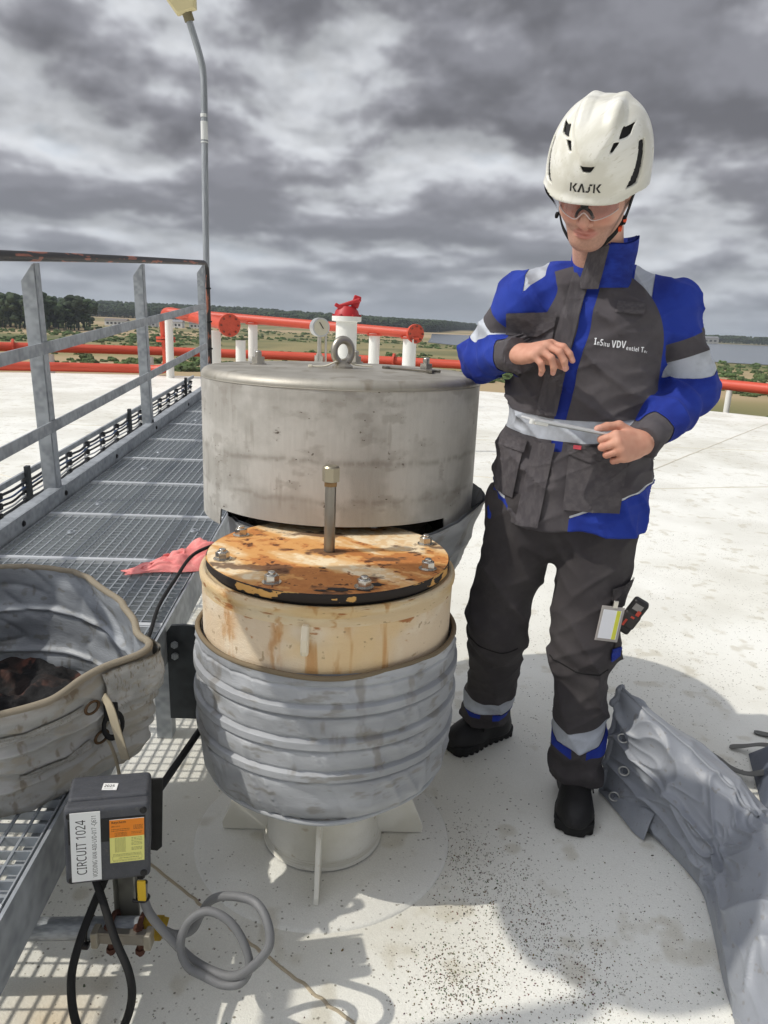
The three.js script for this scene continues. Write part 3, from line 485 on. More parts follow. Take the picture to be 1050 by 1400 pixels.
{
  const t = onWalk(thing('cable_tray', 'open steel cable ladder with clipped cables outside the handrail', 'cable tray'));
  const L = 6.8, z = -3.9, A = [-1.0, 0.11], B = [-1.012, -0.05];
  part('side_rail', box(0.012, 0.028, L, A[0], A[1], z), galv, t); part('side_rail', box(0.012, 0.028, L, B[0], B[1], z), galv, t);
  const clip = mat([34, 36, 40], 0.6);
  for (let i = 0; i < 24; i++) {
    const s = 0.7 + i * 0.28; const r = part('rung', box(0.006, 0.16, 0.02, (A[0] + B[0]) / 2 - 0.008, (A[1] + B[1]) / 2, -s), galv, t);
    part('cable_clip', [0.2, 0.5, 0.8].map((q) => rbox(0.026, 0.030, 0.026, 0.005, mix(A[0], B[0], q) + 0.006, mix(A[1], B[1], q), -s)), clip, r);
  }
  const cable = (q, r, c, ph) => { const P = []; for (let i = 0; i <= 60; i++) { const s = 0.6 + i * 6.6 / 60; P.push(V(mix(A[0], B[0], q) + 0.008, mix(A[1], B[1], q) - 0.012 * Math.abs(Math.sin((s - 0.7) / 0.28 * Math.PI)) * (0.6 + 0.5 * Math.sin(i + ph)), -s)); } part('cable', tube(P, r, 200, 8), mat(c, 0.5), t); };
  cable(0.2, 0.007, [40, 44, 52], 0); cable(0.35, 0.005, [58, 78, 112], 1); cable(0.5, 0.006, [30, 30, 34], 2); cable(0.65, 0.005, [196, 198, 200], 3); cable(0.8, 0.007, [60, 62, 68], 4);
  for (const s of [1.1, 2.9, 3.5, 5.15, 6.9]) part('tray_bracket', [box(0.02, 0.24, 0.03, -0.985, 0.03, -s), box(0.16, 0.02, 0.03, -0.92, -0.06, -s)], mat([58, 62, 66], 0.6, 0.4), t);
  for (const s of [1.8, 4.1, 6.4]) { const a = walkPoint(-1.02, -0.1, s), h = a.y - roofY(a.x, a.z); part('tray_post', box(0.04, h, 0.04, -1.02, -0.1 - h / 2, -s), galv, t); }
}
// pink rag on the grating
{
  const c = walkPoint(-0.09, 0.002, 2.64);
  const g = sheet(70, 46, (u, v) => {
    const along = (u - 0.5) * 0.36, w = (0.028 + 0.075 * sstep(0, 0.75, u)) * (1 - 0.5 * sstep(0.88, 1, u)), ac = (v - 0.5) * 2 * w;
    const e = Math.max(0, 1 - Math.pow(Math.abs(v - 0.5) * 2, 3)) * Math.min(1, (1 - Math.abs(u - 0.5) * 2) * 5);
    const h = e * (0.006 + 0.06 * sstep(0.1, 0.75, u)) * (0.35 + 0.65 * vn2(u * 6, v * 4, 0, 402)) + e * 0.055 * Math.pow(Math.abs(vn2(u * 7 + v * 3, v * 8 - u * 5, 0, 403) - 0.5) * 2, 0.7) * u;
    const j = (vn2(u * 9, v * 9, 0, 404) - 0.5) * 0.02; const a = 0.62, X = along + j, Z = ac + j;
    return [c.x + X * Math.cos(a) + Z * Math.sin(a), c.y + 0.003 + h + 0.05 * Math.max(0, -0) , c.z - X * Math.sin(a) + Z * Math.cos(a), u * 2, v];
  });
  const m = phys([226, 112, 108], 0.9, 0, { sheen: 0.5, map: tex(256, 256, (u, v) => lerp3([226, 120, 122], [242, 166, 158], fbm2(u * 12, v * 12, 12, 4, 405))), bumpMap: rep(clothBump, 3), bumpScale: 0.002 });
  m.color.set(0xffffff);
  solo('rag', 'crumpled pink cleaning rag lying on the walkway grating', 'rag', thick(g, 0.002), m);
}
// ---------- loose insulation jacket standing on the walkway ----------
{
  const c = [-0.905, 0, -1.50], o = thing('insulation_jacket', 'dirty grey insulation jacket standing open on the walkway like a tub', 'insulation jacket', [c[0], walkPoint(-0.3, 0.003, 1.50).y, c[2]], 'insulation jackets'); o.rotation.x = 0.05;
  const dirtMap = tex(1024, 512, (u, v) => {
    const a = fbm2(u * 9, v * 5, 9, 6, 411), b = fbm2(u * 26, v * 14, 26, 5, 412), d = fbm2(u * 60, v * 8, 60, 4, 413);
    let k = lerp3([168, 169, 169], [194, 195, 197], sstep(0.3, 0.7, a)); k = lerp3(k, [164, 152, 130], sstep(0.5, 0.76, b) * 0.4); return lerp3(k, [96, 80, 58], sstep(0.62, 0.8, d) * 0.4 + sstep(0.90, 0.99, v) * 0.5 * b);
  });
  const outer = phys([238, 236, 230], 0.62, 0, { map: dirtMap, bumpMap: rep(clothBump, 6), bumpScale: 0.001, sheen: 0.2 });
  const inner = phys([214, 218, 222], 0.45, 0, { map: jacketMap, bumpMap: rep(clothBump, 5), bumpScale: 0.001 });
  // plan: round drum drawn out to a corner on the side of the front valve, where the two ends lap
  const plan = (th) => { const a = Math.atan2(Math.sin(th), Math.cos(th)); return 0.322 + 0.05 * Math.exp(-((a / 0.16) ** 2)) + 0.02 * Math.cos(2 * a + 0.4); };
  const top = (th) => 0.285 - 0.03 * Math.cos(th) - 0.022 * Math.sin(th) + 0.008 * Math.sin(th * 4 + 1);
  const ribs = [0.30, 0.66]; // along v
  const wallAt = (u, v, inn) => {
    const th = u * 2 * Math.PI, cc = Math.cos(th), s = Math.sin(th), H = top(th);
    const f1 = vn3(cc * 3 + v * 3, v * 5 + s * 2, s * 3 - v * 2, 31) - 0.5, f2 = vn3(cc * 7 + v * 9, v * 8, s * 7 - v * 7, 33) - 0.5, ridge = 1 - Math.abs(vn3(cc * 4 + v * 4.5, v * 4, s * 4, 35) - 0.5) * 2;
    let r = plan(th) + 0.035 * (v - 0.5) * 0.6 + f1 * 0.024 + f2 * 0.004 + Math.pow(ridge, 5) * 0.008 - 0.008 * Math.pow(clamp((0.1 - v) / 0.1), 1.5);
    for (const b of ribs) r += (inn ? -1 : 1) * 0.009 * Math.exp(-(((v - b) / 0.020) ** 2)); if (inn) r -= 0.016;
    return [cc * r, H * v, s * r, u * 2, v];
  };
  part('cover', seamless(sheet(300, 90, (u, v) => wallAt(u, v, false))), outer, o);
  part('lining', seamless(sheet(300, 90, (u, v) => wallAt(u, v, true))), inner, o);
  const P = []; for (let i = 0; i < 90; i++) { const a = wallAt(i / 90, 1, false), b = wallAt(i / 90, 1, true); P.push(V((a[0] + b[0]) / 2, a[1] + 0.001, (a[2] + b[2]) / 2)); }
  part('rolled_rim', tube(P, 0.0085, 300, 10, true), mat([150, 140, 122], 0.85, 0, { bumpMap: rep(clothBump, 10), bumpScale: 0.001 }), o);
  // lapped end with strap and buckles
  const e = (v, d = 0.006, th = 0.12) => { const a = wallAt(th / (2 * Math.PI), v, false), l = Math.hypot(a[0], a[2]); return V(a[0] * (l + d) / l, a[1], a[2] * (l + d) / l); };
  const web = mat([196, 184, 158], 0.9, 0, { bumpMap: rep(clothBump, 10), bumpScale: 0.001 }), brown = mat([92, 78, 62], 0.9), metal = mat([96, 76, 56], 0.5, 0.7);
  const flap = sheet(24, 20, (u, v) => { const th = mix(-0.22, 0.30, u), p = wallAt((th + 6.2832) / 6.2832 % 1, mix(0.55, 0.99, v), false), l = Math.hypot(p[0], p[2]), d = 0.007 + 0.010 * Math.sin(u * 3) + 0.006 * vn2(u * 4, v * 4, 0, 8); return [p[0] * (l + d) / l, p[1], p[2] * (l + d) / l, u, v]; });
  part('lap_flap', thick(flap, 0.004), outer, o);
  for (const [v, th] of [[0.80, 0.42], [0.44, 0.34]]) { const q = e(v, 0.012, th); part('buckle', new THREE.TorusGeometry(0.014, 0.003, 8, 20).scale(1.2, 0.9, 1).rotateY(1.1).translate(q.x, q.y, q.z), metal, o); }
  for (const [v0, th0, th1] of [[0.80, 0.45, 1.0], [0.42, 0.4, 0.85]]) { const s = sheet(14, 2, (u, w) => { const q = e(v0 + (w - 0.5) * 0.075 - u * 0.02, 0.005, mix(th0, th1, u)); return [q.x, q.y, q.z]; }); part('stitched_tab', thick(s, 0.003), outer, o); }
  const strip = (pts, w) => sheet(30, 1, (u, v) => { const cv = strip.c || (strip.c = null); const p = new THREE.CatmullRomCurve3(pts).getPoint(u), tg = new THREE.CatmullRomCurve3(pts).getTangent(u), sd = V(tg.y, -tg.x, 0.35 * tg.y).normalize().multiplyScalar((v - 0.5) * w); return [p.x + sd.x, p.y + sd.y, p.z + sd.z]; });
  const q0 = e(0.86, 0.02, 0.36); part('strap', thick(strip([q0, V(q0.x + 0.02, q0.y - 0.012, q0.z + 0.02), V(q0.x + 0.035, q0.y - 0.06, q0.z + 0.03), V(q0.x + 0.05, q0.y - 0.125, q0.z + 0.035)], 0.022), 0.002), web, o);
  const q1 = e(0.40, 0.012, 0.30); part('strap', thick(strip([q1, V(q1.x + 0.016, q1.y - 0.02, q1.z + 0.012), V(q1.x + 0.026, q1.y - 0.10, q1.z + 0.01), V(q1.x + 0.012, q1.y - 0.2, q1.z + 0.006)], 0.008), 0.002), web, o);
  part('strap_loop', [new THREE.TorusGeometry(0.02, 0.005, 6, 18).scale(1, 1.5, 1).rotateY(0.7).translate(q1.x + 0.018, q1.y + 0.03, q1.z), rbox(0.03, 0.045, 0.008, 0.003, q1.x + 0.02, q1.y + 0.07, q1.z + 0.01)], blackRubber, o);
  // scorched lining lying in the bottom
  const rag = sheet(140, 70, (u, v) => { const a = u * 2 * Math.PI, r = v * 0.27; const x = Math.cos(a) * r, z = Math.sin(a) * r; return [x, 0.015 + 0.055 * vn2(x * 14 + 3, z * 14, 0, 421) + 0.03 * fbm2(x * 40, z * 40, 0, 3, 422), z, x * 2, z * 2]; });
  part('burnt_lining', rag, mat([255, 255, 255], 0.9, 0, { map: tex(256, 256, (u, v) => { const a = fbm2(u * 8, v * 8, 8, 5, 424), b = fbm2(u * 14, v * 14, 14, 4, 425); return lerp3(lerp3([40, 32, 30], [92, 58, 48], sstep(0.45, 0.7, a)), [20, 19, 21], sstep(0.44, 0.58, b)); }), bumpMap: rep(clothBump, 2), bumpScale: 0.004 }), o);
}
// ---------- junction box, its stub pipe, hose and cables ----------
{
  const p = thing('support_pipe', 'short galvanised stub pipe with yellow taped end under the junction box', 'pipe', [-0.55, 0, -1.2]);
  const y = 0.172;
  part('pipe', [rod(V(-0.42, y, 0.025), V(0.10, y, -0.012), 0.0215, 24)], galv, p);
  part('hanger', [box(0.03, 0.11, 0.006, -0.14, y + 0.065, 0.03), box(0.03, 0.11, 0.006, -0.14, y + 0.065, -0.022)], galv, p);
  part('yellow_tape', [rod(V(0.10, y, -0.012), V(0.138, y - 0.001, -0.014), 0.0235, 10), rod(V(0.134, y + 0.004, -0.014), V(0.146, y, -0.015), 0.018, 9)], mat([206, 170, 44], 0.7, 0, { bumpMap: rep(clothBump, 12), bumpScale: 0.004 }), p);
  const b = thing('junction_box', 'dark grey junction box with white CIRCUIT 1024 label on a post bracket', 'junction box', [-0.508, 0, -1.2]);
  const plastic = mat([62, 64, 68], 0.5, 0, { map: tex(512, 512, (u, v) => { const a = fbm2(u * 10, v * 10, 10, 5, 501), d = fbm2(u * 50, v * 50, 50, 3, 502); return lerp3(lerp3([196, 198, 202], [250, 250, 252], a), [255, 252, 240], sstep(0.66, 0.74, d)); }), bumpMap: grainBump, bumpScale: 0.0006 });
  plastic.color = cm(82, 84, 89);
  const B = new THREE.Group(); B.name = 'box'; b.add(B); B.position.set(0.008, 0.405, 0.0); B.rotation.set(0.04, 0.26, -0.035, 'YXZ'); B.scale.set(0.9, 1.03, 1);
  // the box is one moulded case with a lid proud by a joint line
  part('case', [rbox(0.164, 0.160, 0.074, 0.010, 0, 0, -0.030, 3)], plastic, B); part('lid', rbox(0.168, 0.164, 0.030, 0.010, 0, 0, 0.0235, 3), plastic, B);
  const zF = 0.0385;
  for (const x of [-0.071, 0.071]) for (const yy of [-0.069, 0.069]) part('lid_screw', [new THREE.CylinderGeometry(0.0052, 0.0052, 0.003, 16).rotateX(Math.PI / 2).translate(x, yy, zF), new THREE.TorusGeometry(0.0062, 0.0012, 6, 18).translate(x, yy, zF)], blackPlastic, B);
  const canvasTex = (w, h, draw) => { const c = document.createElement('canvas'); c.width = w; c.height = h; const g = c.getContext('2d'); draw(g, w, h); const t = new THREE.CanvasTexture(c); t.colorSpace = THREE.SRGBColorSpace; t.anisotropy = 8; return t; };
  const plate = (w, h, t, d = 0.0012) => { const g = new THREE.BoxGeometry(w, h, d), uv = g.attributes.uv; return g; };
  const label = (name, w, h, x, yy, z, map, rough = 0.45, lb) => { const m = mat([255, 255, 255], rough, 0, { map }); const side = mat([225, 225, 222], 0.5); const o = part(name, plate(w, h), [side, side, side, side, m, side], B, lb); o.position.set(x, yy, z); return o; };
  part('dark_band', rbox(0.150, 0.050, 0.0012, 0.0005, 0.0, 0.034, zF + 0.0003), mat([12, 12, 14], 0.3), B);
  label('circuit_label', 0.058, 0.148, -0.042, 0.002, zF + 0.0012, canvasTex(368, 940, (g, w, h) => {
    g.fillStyle = '#eceeed'; g.fillRect(0, 0, w, h); g.translate(0, h); g.rotate(-Math.PI / 2); g.fillStyle = '#151515'; g.textBaseline = 'middle';
    g.save(); g.translate(90, 128); g.scale(0.96, 1.32); g.font = '128px sans-serif'; g.fillText('CIRCUIT 1024', 0, 0, 790); g.restore();
    g.save(); g.translate(42, 290); g.scale(0.95, 1.2); g.font = '66px sans-serif'; g.fillText('VOEDING VAN 400-LVD-017 -Q611', 0, 0, 900); g.restore();
  }), 0.45, 'white label with vertical black lettering');
  label('warning_label', 0.068, 0.093, 0.0385, 0.0085, zF + 0.0016, canvasTex(480, 660, (g, w, h) => {
    g.fillStyle = '#e8e487'; g.fillRect(0, 0, w, h); g.fillStyle = '#ee8a17'; g.fillRect(0, 0, w, 268); g.fillStyle = '#2a1c08'; g.font = 'bold 46px sans-serif'; g.fillText('Raychem', 26, 56); g.font = '26px sans-serif'; g.fillText('JBM-100-E', 26, 108);
    g.fillStyle = '#6d3f0c'; const r = rng(8); const lines = (x, y0, n, wd, st, hh) => { for (let i = 0; i < n; i++) { let q = x; while (q < x + wd) { const l = 8 + r() * 30; g.fillRect(q, y0 + i * st, Math.min(l, x + wd - q), hh); q += l + 7; } } };
    lines(26, 140, 2, 250, 24, 9); lines(330, 100, 4, 130, 18, 8); lines(70, 196, 4, 170, 17, 7); lines(300, 200, 2, 150, 20, 7); g.fillStyle = '#7a783c'; lines(70, 282, 16, 150, 14, 6); lines(300, 290, 3, 150, 22, 7); lines(300, 360, 3, 150, 20, 7); lines(300, 440, 3, 150, 18, 7); lines(40, 530, 2, 400, 18, 7); g.strokeStyle = '#7a783c'; g.lineWidth = 3; g.strokeRect(36, 568, 410, 52); lines(120, 590, 1, 280, 10, 9); lines(40, 634, 1, 400, 10, 6);
  }), 0.4, 'orange and yellow warning label');
  const yt = label('year_sticker', 0.030, 0.020, 0.0, 0.0835, -0.022, canvasTex(192, 128, (g, w, h) => { g.fillStyle = '#e9e9e6'; g.fillRect(0, 0, w, h); g.fillStyle = '#2a2a2a'; g.font = 'bold 64px sans-serif'; g.fillText('2025', 16, 74, 160); g.fillRect(20, 92, 120, 6); }), 0.5, 'small year sticker on the lid top');
  yt.rotation.set(-Math.PI / 2, 0, -0.12); yt.position.set(0.0, 0.0811, -0.022);
  // cable glands
  part('cable_gland', [new THREE.CylinderGeometry(0.017, 0.019, 0.014, 12).translate(-0.022, -0.086, -0.01), new THREE.CylinderGeometry(0.012, 0.014, 0.016, 16).translate(-0.022, -0.098, -0.01)], blackPlastic, B);
  part('cable_gland', [new THREE.CylinderGeometry(0.014, 0.015, 0.014, 12).translate(0.062, -0.086, -0.01), new THREE.CylinderGeometry(0.009, 0.009, 0.03, 12).translate(0.062, -0.105, -0.01)], blackPlastic, B);
  part('grey_plug', new THREE.CylinderGeometry(0.012, 0.013, 0.010, 12).translate(0.012, -0.085, -0.02), mat([140, 138, 132], 0.6), B);
  // back plate and bracket down to clamps on the stub pipe
  const bracketM = mat([70, 68, 66], 0.55, 0.4, { map: galvMap });
  part('back_plate', extrude([[-0.09, -0.055], [-0.02, -0.082], [0.093, -0.112], [0.103, -0.104], [0.105, 0.055], [-0.06, 0.062]], 0.005, 0.001).translate(0, 0, -0.0705), bracketM, B);
  const beige = mat([176, 170, 154], 0.6, 0.3, { map: galvMap });
  part('bracket_strip', [box(0.040, 0.20, 0.006, 0.022, 0.262, -0.040), box(0.003, 0.20, 0.02, -0.001, 0.262, -0.034)], beige, b);
  part('dark_sleeve', box(0.05, 0.07, 0.01, 0.022, 0.318, -0.038), mat([30, 29, 29], 0.7), b);
  part('clamp_bar', [box(0.105, 0.020, 0.010, 0.028, 0.176, 0.021), box(0.105, 0.005, 0.014, 0.028, 0.190, 0.020)], mat([150, 146, 138], 0.45, 0.7), b);
  for (const x of [0.0, 0.058]) part('u_bolt', [new THREE.TorusGeometry(0.027, 0.0055, 8, 20).rotateY(Math.PI / 2).translate(x, 0.172, -0.010), new THREE.CylinderGeometry(0.0055, 0.0055, 0.03, 8).translate(x, 0.14, 0.008), hexNut(0.010, 0.010, x, 0.136, 0.008), hexNut(0.010, 0.010, x, 0.193, 0.012)], mat([88, 56, 44], 0.8, 0.3), b);
  for (const x of [-0.024, 0.08]) part('clamp_block', rbox(0.014, 0.036, 0.028, 0.003, x, 0.176, 0.018), mat([166, 160, 146], 0.5, 0.5), b);
  // grey conduit looping to the right
  const h = thing('grey_conduit', 'grey flexible conduit hanging in a double loop right of the junction box', 'conduit', [-0.455, 0, -1.19]);
  const conduitM = mat([112, 113, 114], 0.42, 0, { bumpMap: rep(grainBump, 4), bumpScale: 0.0004 });
  part('conduit', tube([[0.018, 0.300, 0.000], [0.018, 0.268, 0.002], [0.030, 0.235, 0.007], [0.072, 0.192, 0.020], [0.120, 0.165, 0.042], [0.164, 0.158, 0.060], [0.205, 0.170, 0.080], [0.239, 0.197, 0.090], [0.275, 0.239, 0.075], [0.267, 0.268, 0.050], [0.240, 0.282, 0.020], [0.185, 0.268, -0.010], [0.140, 0.232, -0.035], [0.115, 0.185, -0.045], [0.097, 0.152, -0.040], [0.068, 0.150, -0.030], [0.040, 0.168, -0.024]].map((q) => V(...q)), 0.0088, 220, 12), conduitM, h);
  part('conduit_loop', tube([[0.155, 0.160, 0.075], [0.120, 0.178, 0.070], [0.103, 0.210, 0.055], [0.115, 0.250, 0.040], [0.150, 0.272, 0.035], [0.193, 0.262, 0.045], [0.227, 0.228, 0.065], [0.239, 0.192, 0.083], [0.223, 0.165, 0.090], [0.190, 0.155, 0.085], [0.155, 0.160, 0.075]].map((q) => V(...q)), 0.0082, 160, 12), conduitM, h);
  part('yellow_tag', rbox(0.016, 0.045, 0.006, 0.002, 0.018, 0.290, 0.010), mat([214, 176, 40], 0.6), h); part('silver_strip', box(0.004, 0.055, 0.012, 0.004, 0.296, 0.004), beige, h);
  part('cable_tie', [new THREE.TorusGeometry(0.010, 0.003, 6, 16).rotateX(Math.PI / 2).translate(0.018, 0.266, 0.002), rbox(0.012, 0.007, 0.008, 0.002, 0.006, 0.266, 0.010)], blackPlastic, h);
  // black supply cable hanging in a loop
  const k = thing('black_cable', 'black supply cable hanging in a long loop below the junction box', 'cable', [-0.53, 0, -1.2]);
  part('cable', tube([[-0.002, 0.314, 0.010], [0.020, 0.274, 0.030], [0.057, 0.222, 0.070], [0.091, 0.179, 0.100], [0.098, 0.135, 0.110], [0.083, 0.075, 0.120], [0.050, 0.028, 0.125], [0.015, 0.032, 0.125], [-0.010, 0.085, 0.115], [-0.022, 0.154, 0.090], [-0.017, 0.200, 0.060], [-0.007, 0.242, 0.010], [0.008, 0.285, -0.030], [0.018, 0.330, -0.062], [0.030, 0.380, -0.082]].map((q) => V(...q)), 0.0078, 200, 10), blackRubber, k);
  part('cable_tie', [new THREE.TorusGeometry(0.0235, 0.0028, 6, 24).rotateY(Math.PI / 2).translate(-0.022, 0.172, -0.002), rbox(0.014, 0.012, 0.012, 0.003, -0.022, 0.158, 0.024)], blackPlastic, k);
  // flat heating tape from behind the box up to the front valve's jacket
  const tp = [V(-0.44, 0.42, -1.29), V(-0.452, 0.40, -1.4), V(-0.455, 0.33, -1.62), V(-0.44, 0.33, -1.72)];
  const a = V(-0.452, 0.40, -1.31), c = V(-0.445, 0.34, -1.70), dv = c.clone().sub(a), Lk = dv.length();
  const tape = box(0.016, 0.004, 1); tape.scale(1, 1, Lk); tape.applyQuaternion(new THREE.Quaternion().setFromUnitVectors(V(0, 0, 1), dv.normalize())); tape.translate((a.x + c.x) / 2, (a.y + c.y) / 2, (a.z + c.z) / 2);
  solo('heating_tape', 'straight black heating cable running from the junction box to the front valve jacket', 'cable', capped([a, V(-0.449, 0.37, -1.5), c], 0.0085, 30, 8), blackRubber);
  const e0 = walkPoint(-0.02, 0.012, 2.0), e1 = walkPoint(-0.045, 0.018, 2.25), e2 = walkPoint(-0.0, 0.07, 2.6);
  solo('thin_cable', 'thin black cable curving over the walkway edge beside the rag', 'cable', capped([walkPoint(-0.03, 0.008, 1.85), e0, e1, walkPoint(-0.035, 0.035, 2.42), e2, walkPoint(0.08, 0.09, 2.66), V(-0.5, 0.6, -2.3)], 0.0065, 80, 8), blackRubber);
}
// ---------- the front valve's own hood, lifted off and hanging from a davit left of the picture ----------
{
  const t = thing('hanging_hood', 'stainless steel hood of the front valve hanging from a davit hook', 'hood', [-1.02, 0, -1.104]);
  hoodParts(t, 1.80, 2.10, 0.29, 0.03);
  const d = thing('davit', 'yellow davit post with short arm standing left of the walkway', 'davit', [-1.85, 0, -0.66]);
  const ym = mat([206, 160, 40], 0.55); const y0 = roofY(-1.85, -0.66);
  part('base_plate', box(0.26, 0.012, 0.26, 0, y0 + 0.006, 0), ym, d); part('post', rod(V(0, y0 + 0.01, 0), V(0, 2.56, 0), 0.03, 20), ym, d);
  part('arm', rod(V(0, 2.54, 0), V(0.83, 2.54, -0.444), 0.024, 16), ym, d);
  part('hook_chain', [rod(V(0.83, 2.54, -0.444), V(0.83, 2.21, -0.444), 0.006, 8), new THREE.TorusGeometry(0.022, 0.006, 8, 20, 4.7).translate(0.83, 2.185, -0.444)], steel, d);
}
// ---------- the man in overalls ----------
{
  const PB = [0.5, roofY(0.5, -2.07), -2.07];
  const man = thing('person', 'worker in blue and charcoal overalls with white helmet looking down at a tool', 'person', PB);
  const here = (g) => g.translate(-PB[0], -PB[1], -PB[2]);
  const YAW = -19 * Math.PI / 180, RT = [Math.cos(YAW), 0, -Math.sin(YAW)], FR = [Math.sin(YAW), 0, Math.cos(YAW)], UP = [0, 1, 0], TC = [0.53, 0, -2.055];
  const ta = (x, z) => (x - TC[0]) * RT[0] + (z - TC[2]) * RT[2], tf = (x, z) => (x - TC[0]) * FR[0] + (z - TC[2]) * FR[2];
  const tw = (a, y, f) => [TC[0] + RT[0] * a + FR[0] * f, y, TC[2] + RT[2] * a + FR[2] * f];
  const curve = (tab, y) => { if (y <= tab[0][0]) return tab[0][1]; for (let i = 1; i < tab.length; i++) if (y <= tab[i][0]) return mix(tab[i - 1][1], tab[i][1], sm((y - tab[i - 1][0]) / (tab[i][0] - tab[i - 1][0]))); return tab[tab.length - 1][1]; };
  const Wt = [[0.83, 0.222], [0.95, 0.214], [1.05, 0.203], [1.14, 0.195], [1.25, 0.198], [1.36, 0.204], [1.42, 0.19], [1.48, 0.145], [1.54, 0.085]], Dt = [[0.83, 0.158], [0.95, 0.15], [1.14, 0.138], [1.3, 0.148], [1.4, 0.135], [1.48, 0.1], [1.54, 0.07]];
  // joints
  const S1 = [0.345, 1.436, -2.03], E1 = [0.266, 1.284, -2.15], W1 = [0.330, 1.306, -1.93], S2 = [0.735, 1.440, -2.02], E2 = [0.826, 1.222, -2.03], W2 = [0.642, 1.106, -1.825];
  const seg = (x, y, z, a, b) => { const bx = b[0] - a[0], by = b[1] - a[1], bz = b[2] - a[2]; return ((x - a[0]) * bx + (y - a[1]) * by + (z - a[2]) * bz) / (bx * bx + by * by + bz * bz); };
  const wr = (x, y, z) => { // creases of loose cotton
    const a = ta(x, z), f = tf(x, z), n = perlin.noise(x * 7 + y * 3, y * 5 - x * 3, z * 7), r1 = crest((a * 0.75 + y * 0.66) * 11, (y * 0.75 - a * 0.66) * 3.6 + 3, f * 6), r2 = crest((a * 0.4 - y * 0.92) * 19, (y * 0.4 + a * 0.92) * 6, f * 10 + 5);
    return n * 0.008 + r1 ** 3 * 0.013 + r2 ** 3 * 0.005 - 0.006;
  };
  const torso = (x, y, z) => { const a = ta(x, z), f = tf(x, z), w = curve(Wt, y), d = curve(Dt, y), n = 2.5; const k = Math.pow(Math.pow(Math.abs(a) / w, n) + Math.pow(Math.abs(f) / d, n), 1 / n); return (k - 1) * (d * 0.75 + w * 0.1); };
  const sleeves = (x, y, z) => {
    const u1 = cone(x, y, z, S1, E1, 0.070, 0.058), f1 = cone(x, y, z, E1, W1, 0.056, 0.043), u2 = cone(x, y, z, S2, E2, 0.072, 0.060), f2 = cone(x, y, z, E2, W2, 0.059, 0.044);
    const s = (t) => Math.sin(t) * 0.5 + 0.5, el = (p) => Math.exp(-(((x - p[0]) ** 2 + (y - p[1]) ** 2 + (z - p[2]) ** 2) / 0.011));
    const fold = (q, t, e) => 0.018 * e * (s(t * 26 + q) ** 2) * (0.7 + 0.8 * perlin.noise(x * 12, y * 12, z * 12)); 
    let d1 = smin(u1, f1, 0.03) - fold(1.2 + y * 12, seg(x, y, z, E1, W1), el(E1)), d2 = smin(u2, f2, 0.035) - fold(0.4 + y * 14 + x * 9, seg(x, y, z, E2, W2), 0.35 + el(E2));
    // open ends at the wrists
    d1 = Math.max(d1, (seg(x, y, z, E1, W1) - 1.0) * 0.22); d2 = Math.max(d2, (seg(x, y, z, E2, W2) - 1.0) * 0.27);
    return [d1, d2];
  };
  const jacketF = (x, y, z, k = 1) => {
    const t = torso(x, y, z), [d1, d2] = sleeves(x, y, z), sh = smin(cone(x, y, z, [0.47, 1.475, -2.06], S1, 0.068, 0.068), cone(x, y, z, [0.61, 1.48, -2.055], S2, 0.068, 0.069), 0.03);
    let d = smin(t, sh, 0.05); d = smin(d, smin(d1, d2, 0.001), 0.022); if (k) d -= wr(x, y, z) * k;
    return Math.max(d, (0.838 + 0.008 * Math.sin(ta(x, z) * 30) - y), y - 1.545);
  };
  // materials
  const twill = tex(256, 256, (u, v, i, j) => 0.5 + 0.22 * Math.sin((i + j) * Math.PI / 4) + 0.28 * (fbm2(u * 32, v * 32, 32, 3, 601) - 0.5), false);
  const dust = (a, b, s) => tex(512, 512, (u, v) => { const n = fbm2(u * 5, v * 5, 5, 6, s), m = fbm2(u * 40, v * 40, 40, 3, s + 4); return lerp3(a, b, sstep(0.3, 0.72, n * 0.8 + m * 0.2)); });
  const cloth = (a, b, s) => phys([255, 255, 255], 0.88, 0, { map: rep(dust(a, b, s), 2.2), bumpMap: rep(twill, 26), bumpScale: 0.0007, sheen: 0.12, sheenRoughness: 0.7 });
  const charcoal = cloth([80, 76, 80], [92, 88, 91], 611), royal = cloth([22, 44, 138], [32, 60, 164], 617), trouserM = cloth([62, 58, 60], [74, 70, 71], 623);
  const reflex = phys([204, 208, 214], 0.5, 0.15, { map: rep(dust([214, 216, 220], [244, 246, 250], 629), 3), bumpMap: rep(twill, 18), bumpScale: 0.0005 }), piping = mat([206, 210, 216], 0.6);
  // ---- jacket ----
  let g = relax(nets(jacketF, [0.14, 0.82, -2.27], [0.96, 1.56, -1.78], 0.005, 1), 1, 0.5);
  const isArm = (x, y, z) => { const t = torso(x, y, z) + 0.012, [d1, d2] = sleeves(x, y, z); return Math.min(d1, d2) - t; }; // < 0 on a sleeve
  const yoke = (x, y, z) => { const a = ta(x, z); return Math.sqrt((a / 0.2) ** 2 + (Math.max(y - 1.335, 0) / 0.2) ** 2) - 1; };
  const strapFn = (x, y, z) => Math.max(Math.abs(Math.abs(ta(x, z)) - 0.133) - 0.0245, 1.43 - y, -yoke(x, y, z)); let [strapIn, g1] = cut(g, strapFn); let [arm, body] = cut(g1, (x, y, z) => Math.max(isArm(x, y, z), 1.06 - y > 0 && Math.abs(ta(x, z)) < 0.215 && tf(x, z) < 0.14 ? 1 : -1) );
  // sleeves: blue, charcoal and reflective rings
  const side = ta; const left = (x) => x < 0.53;
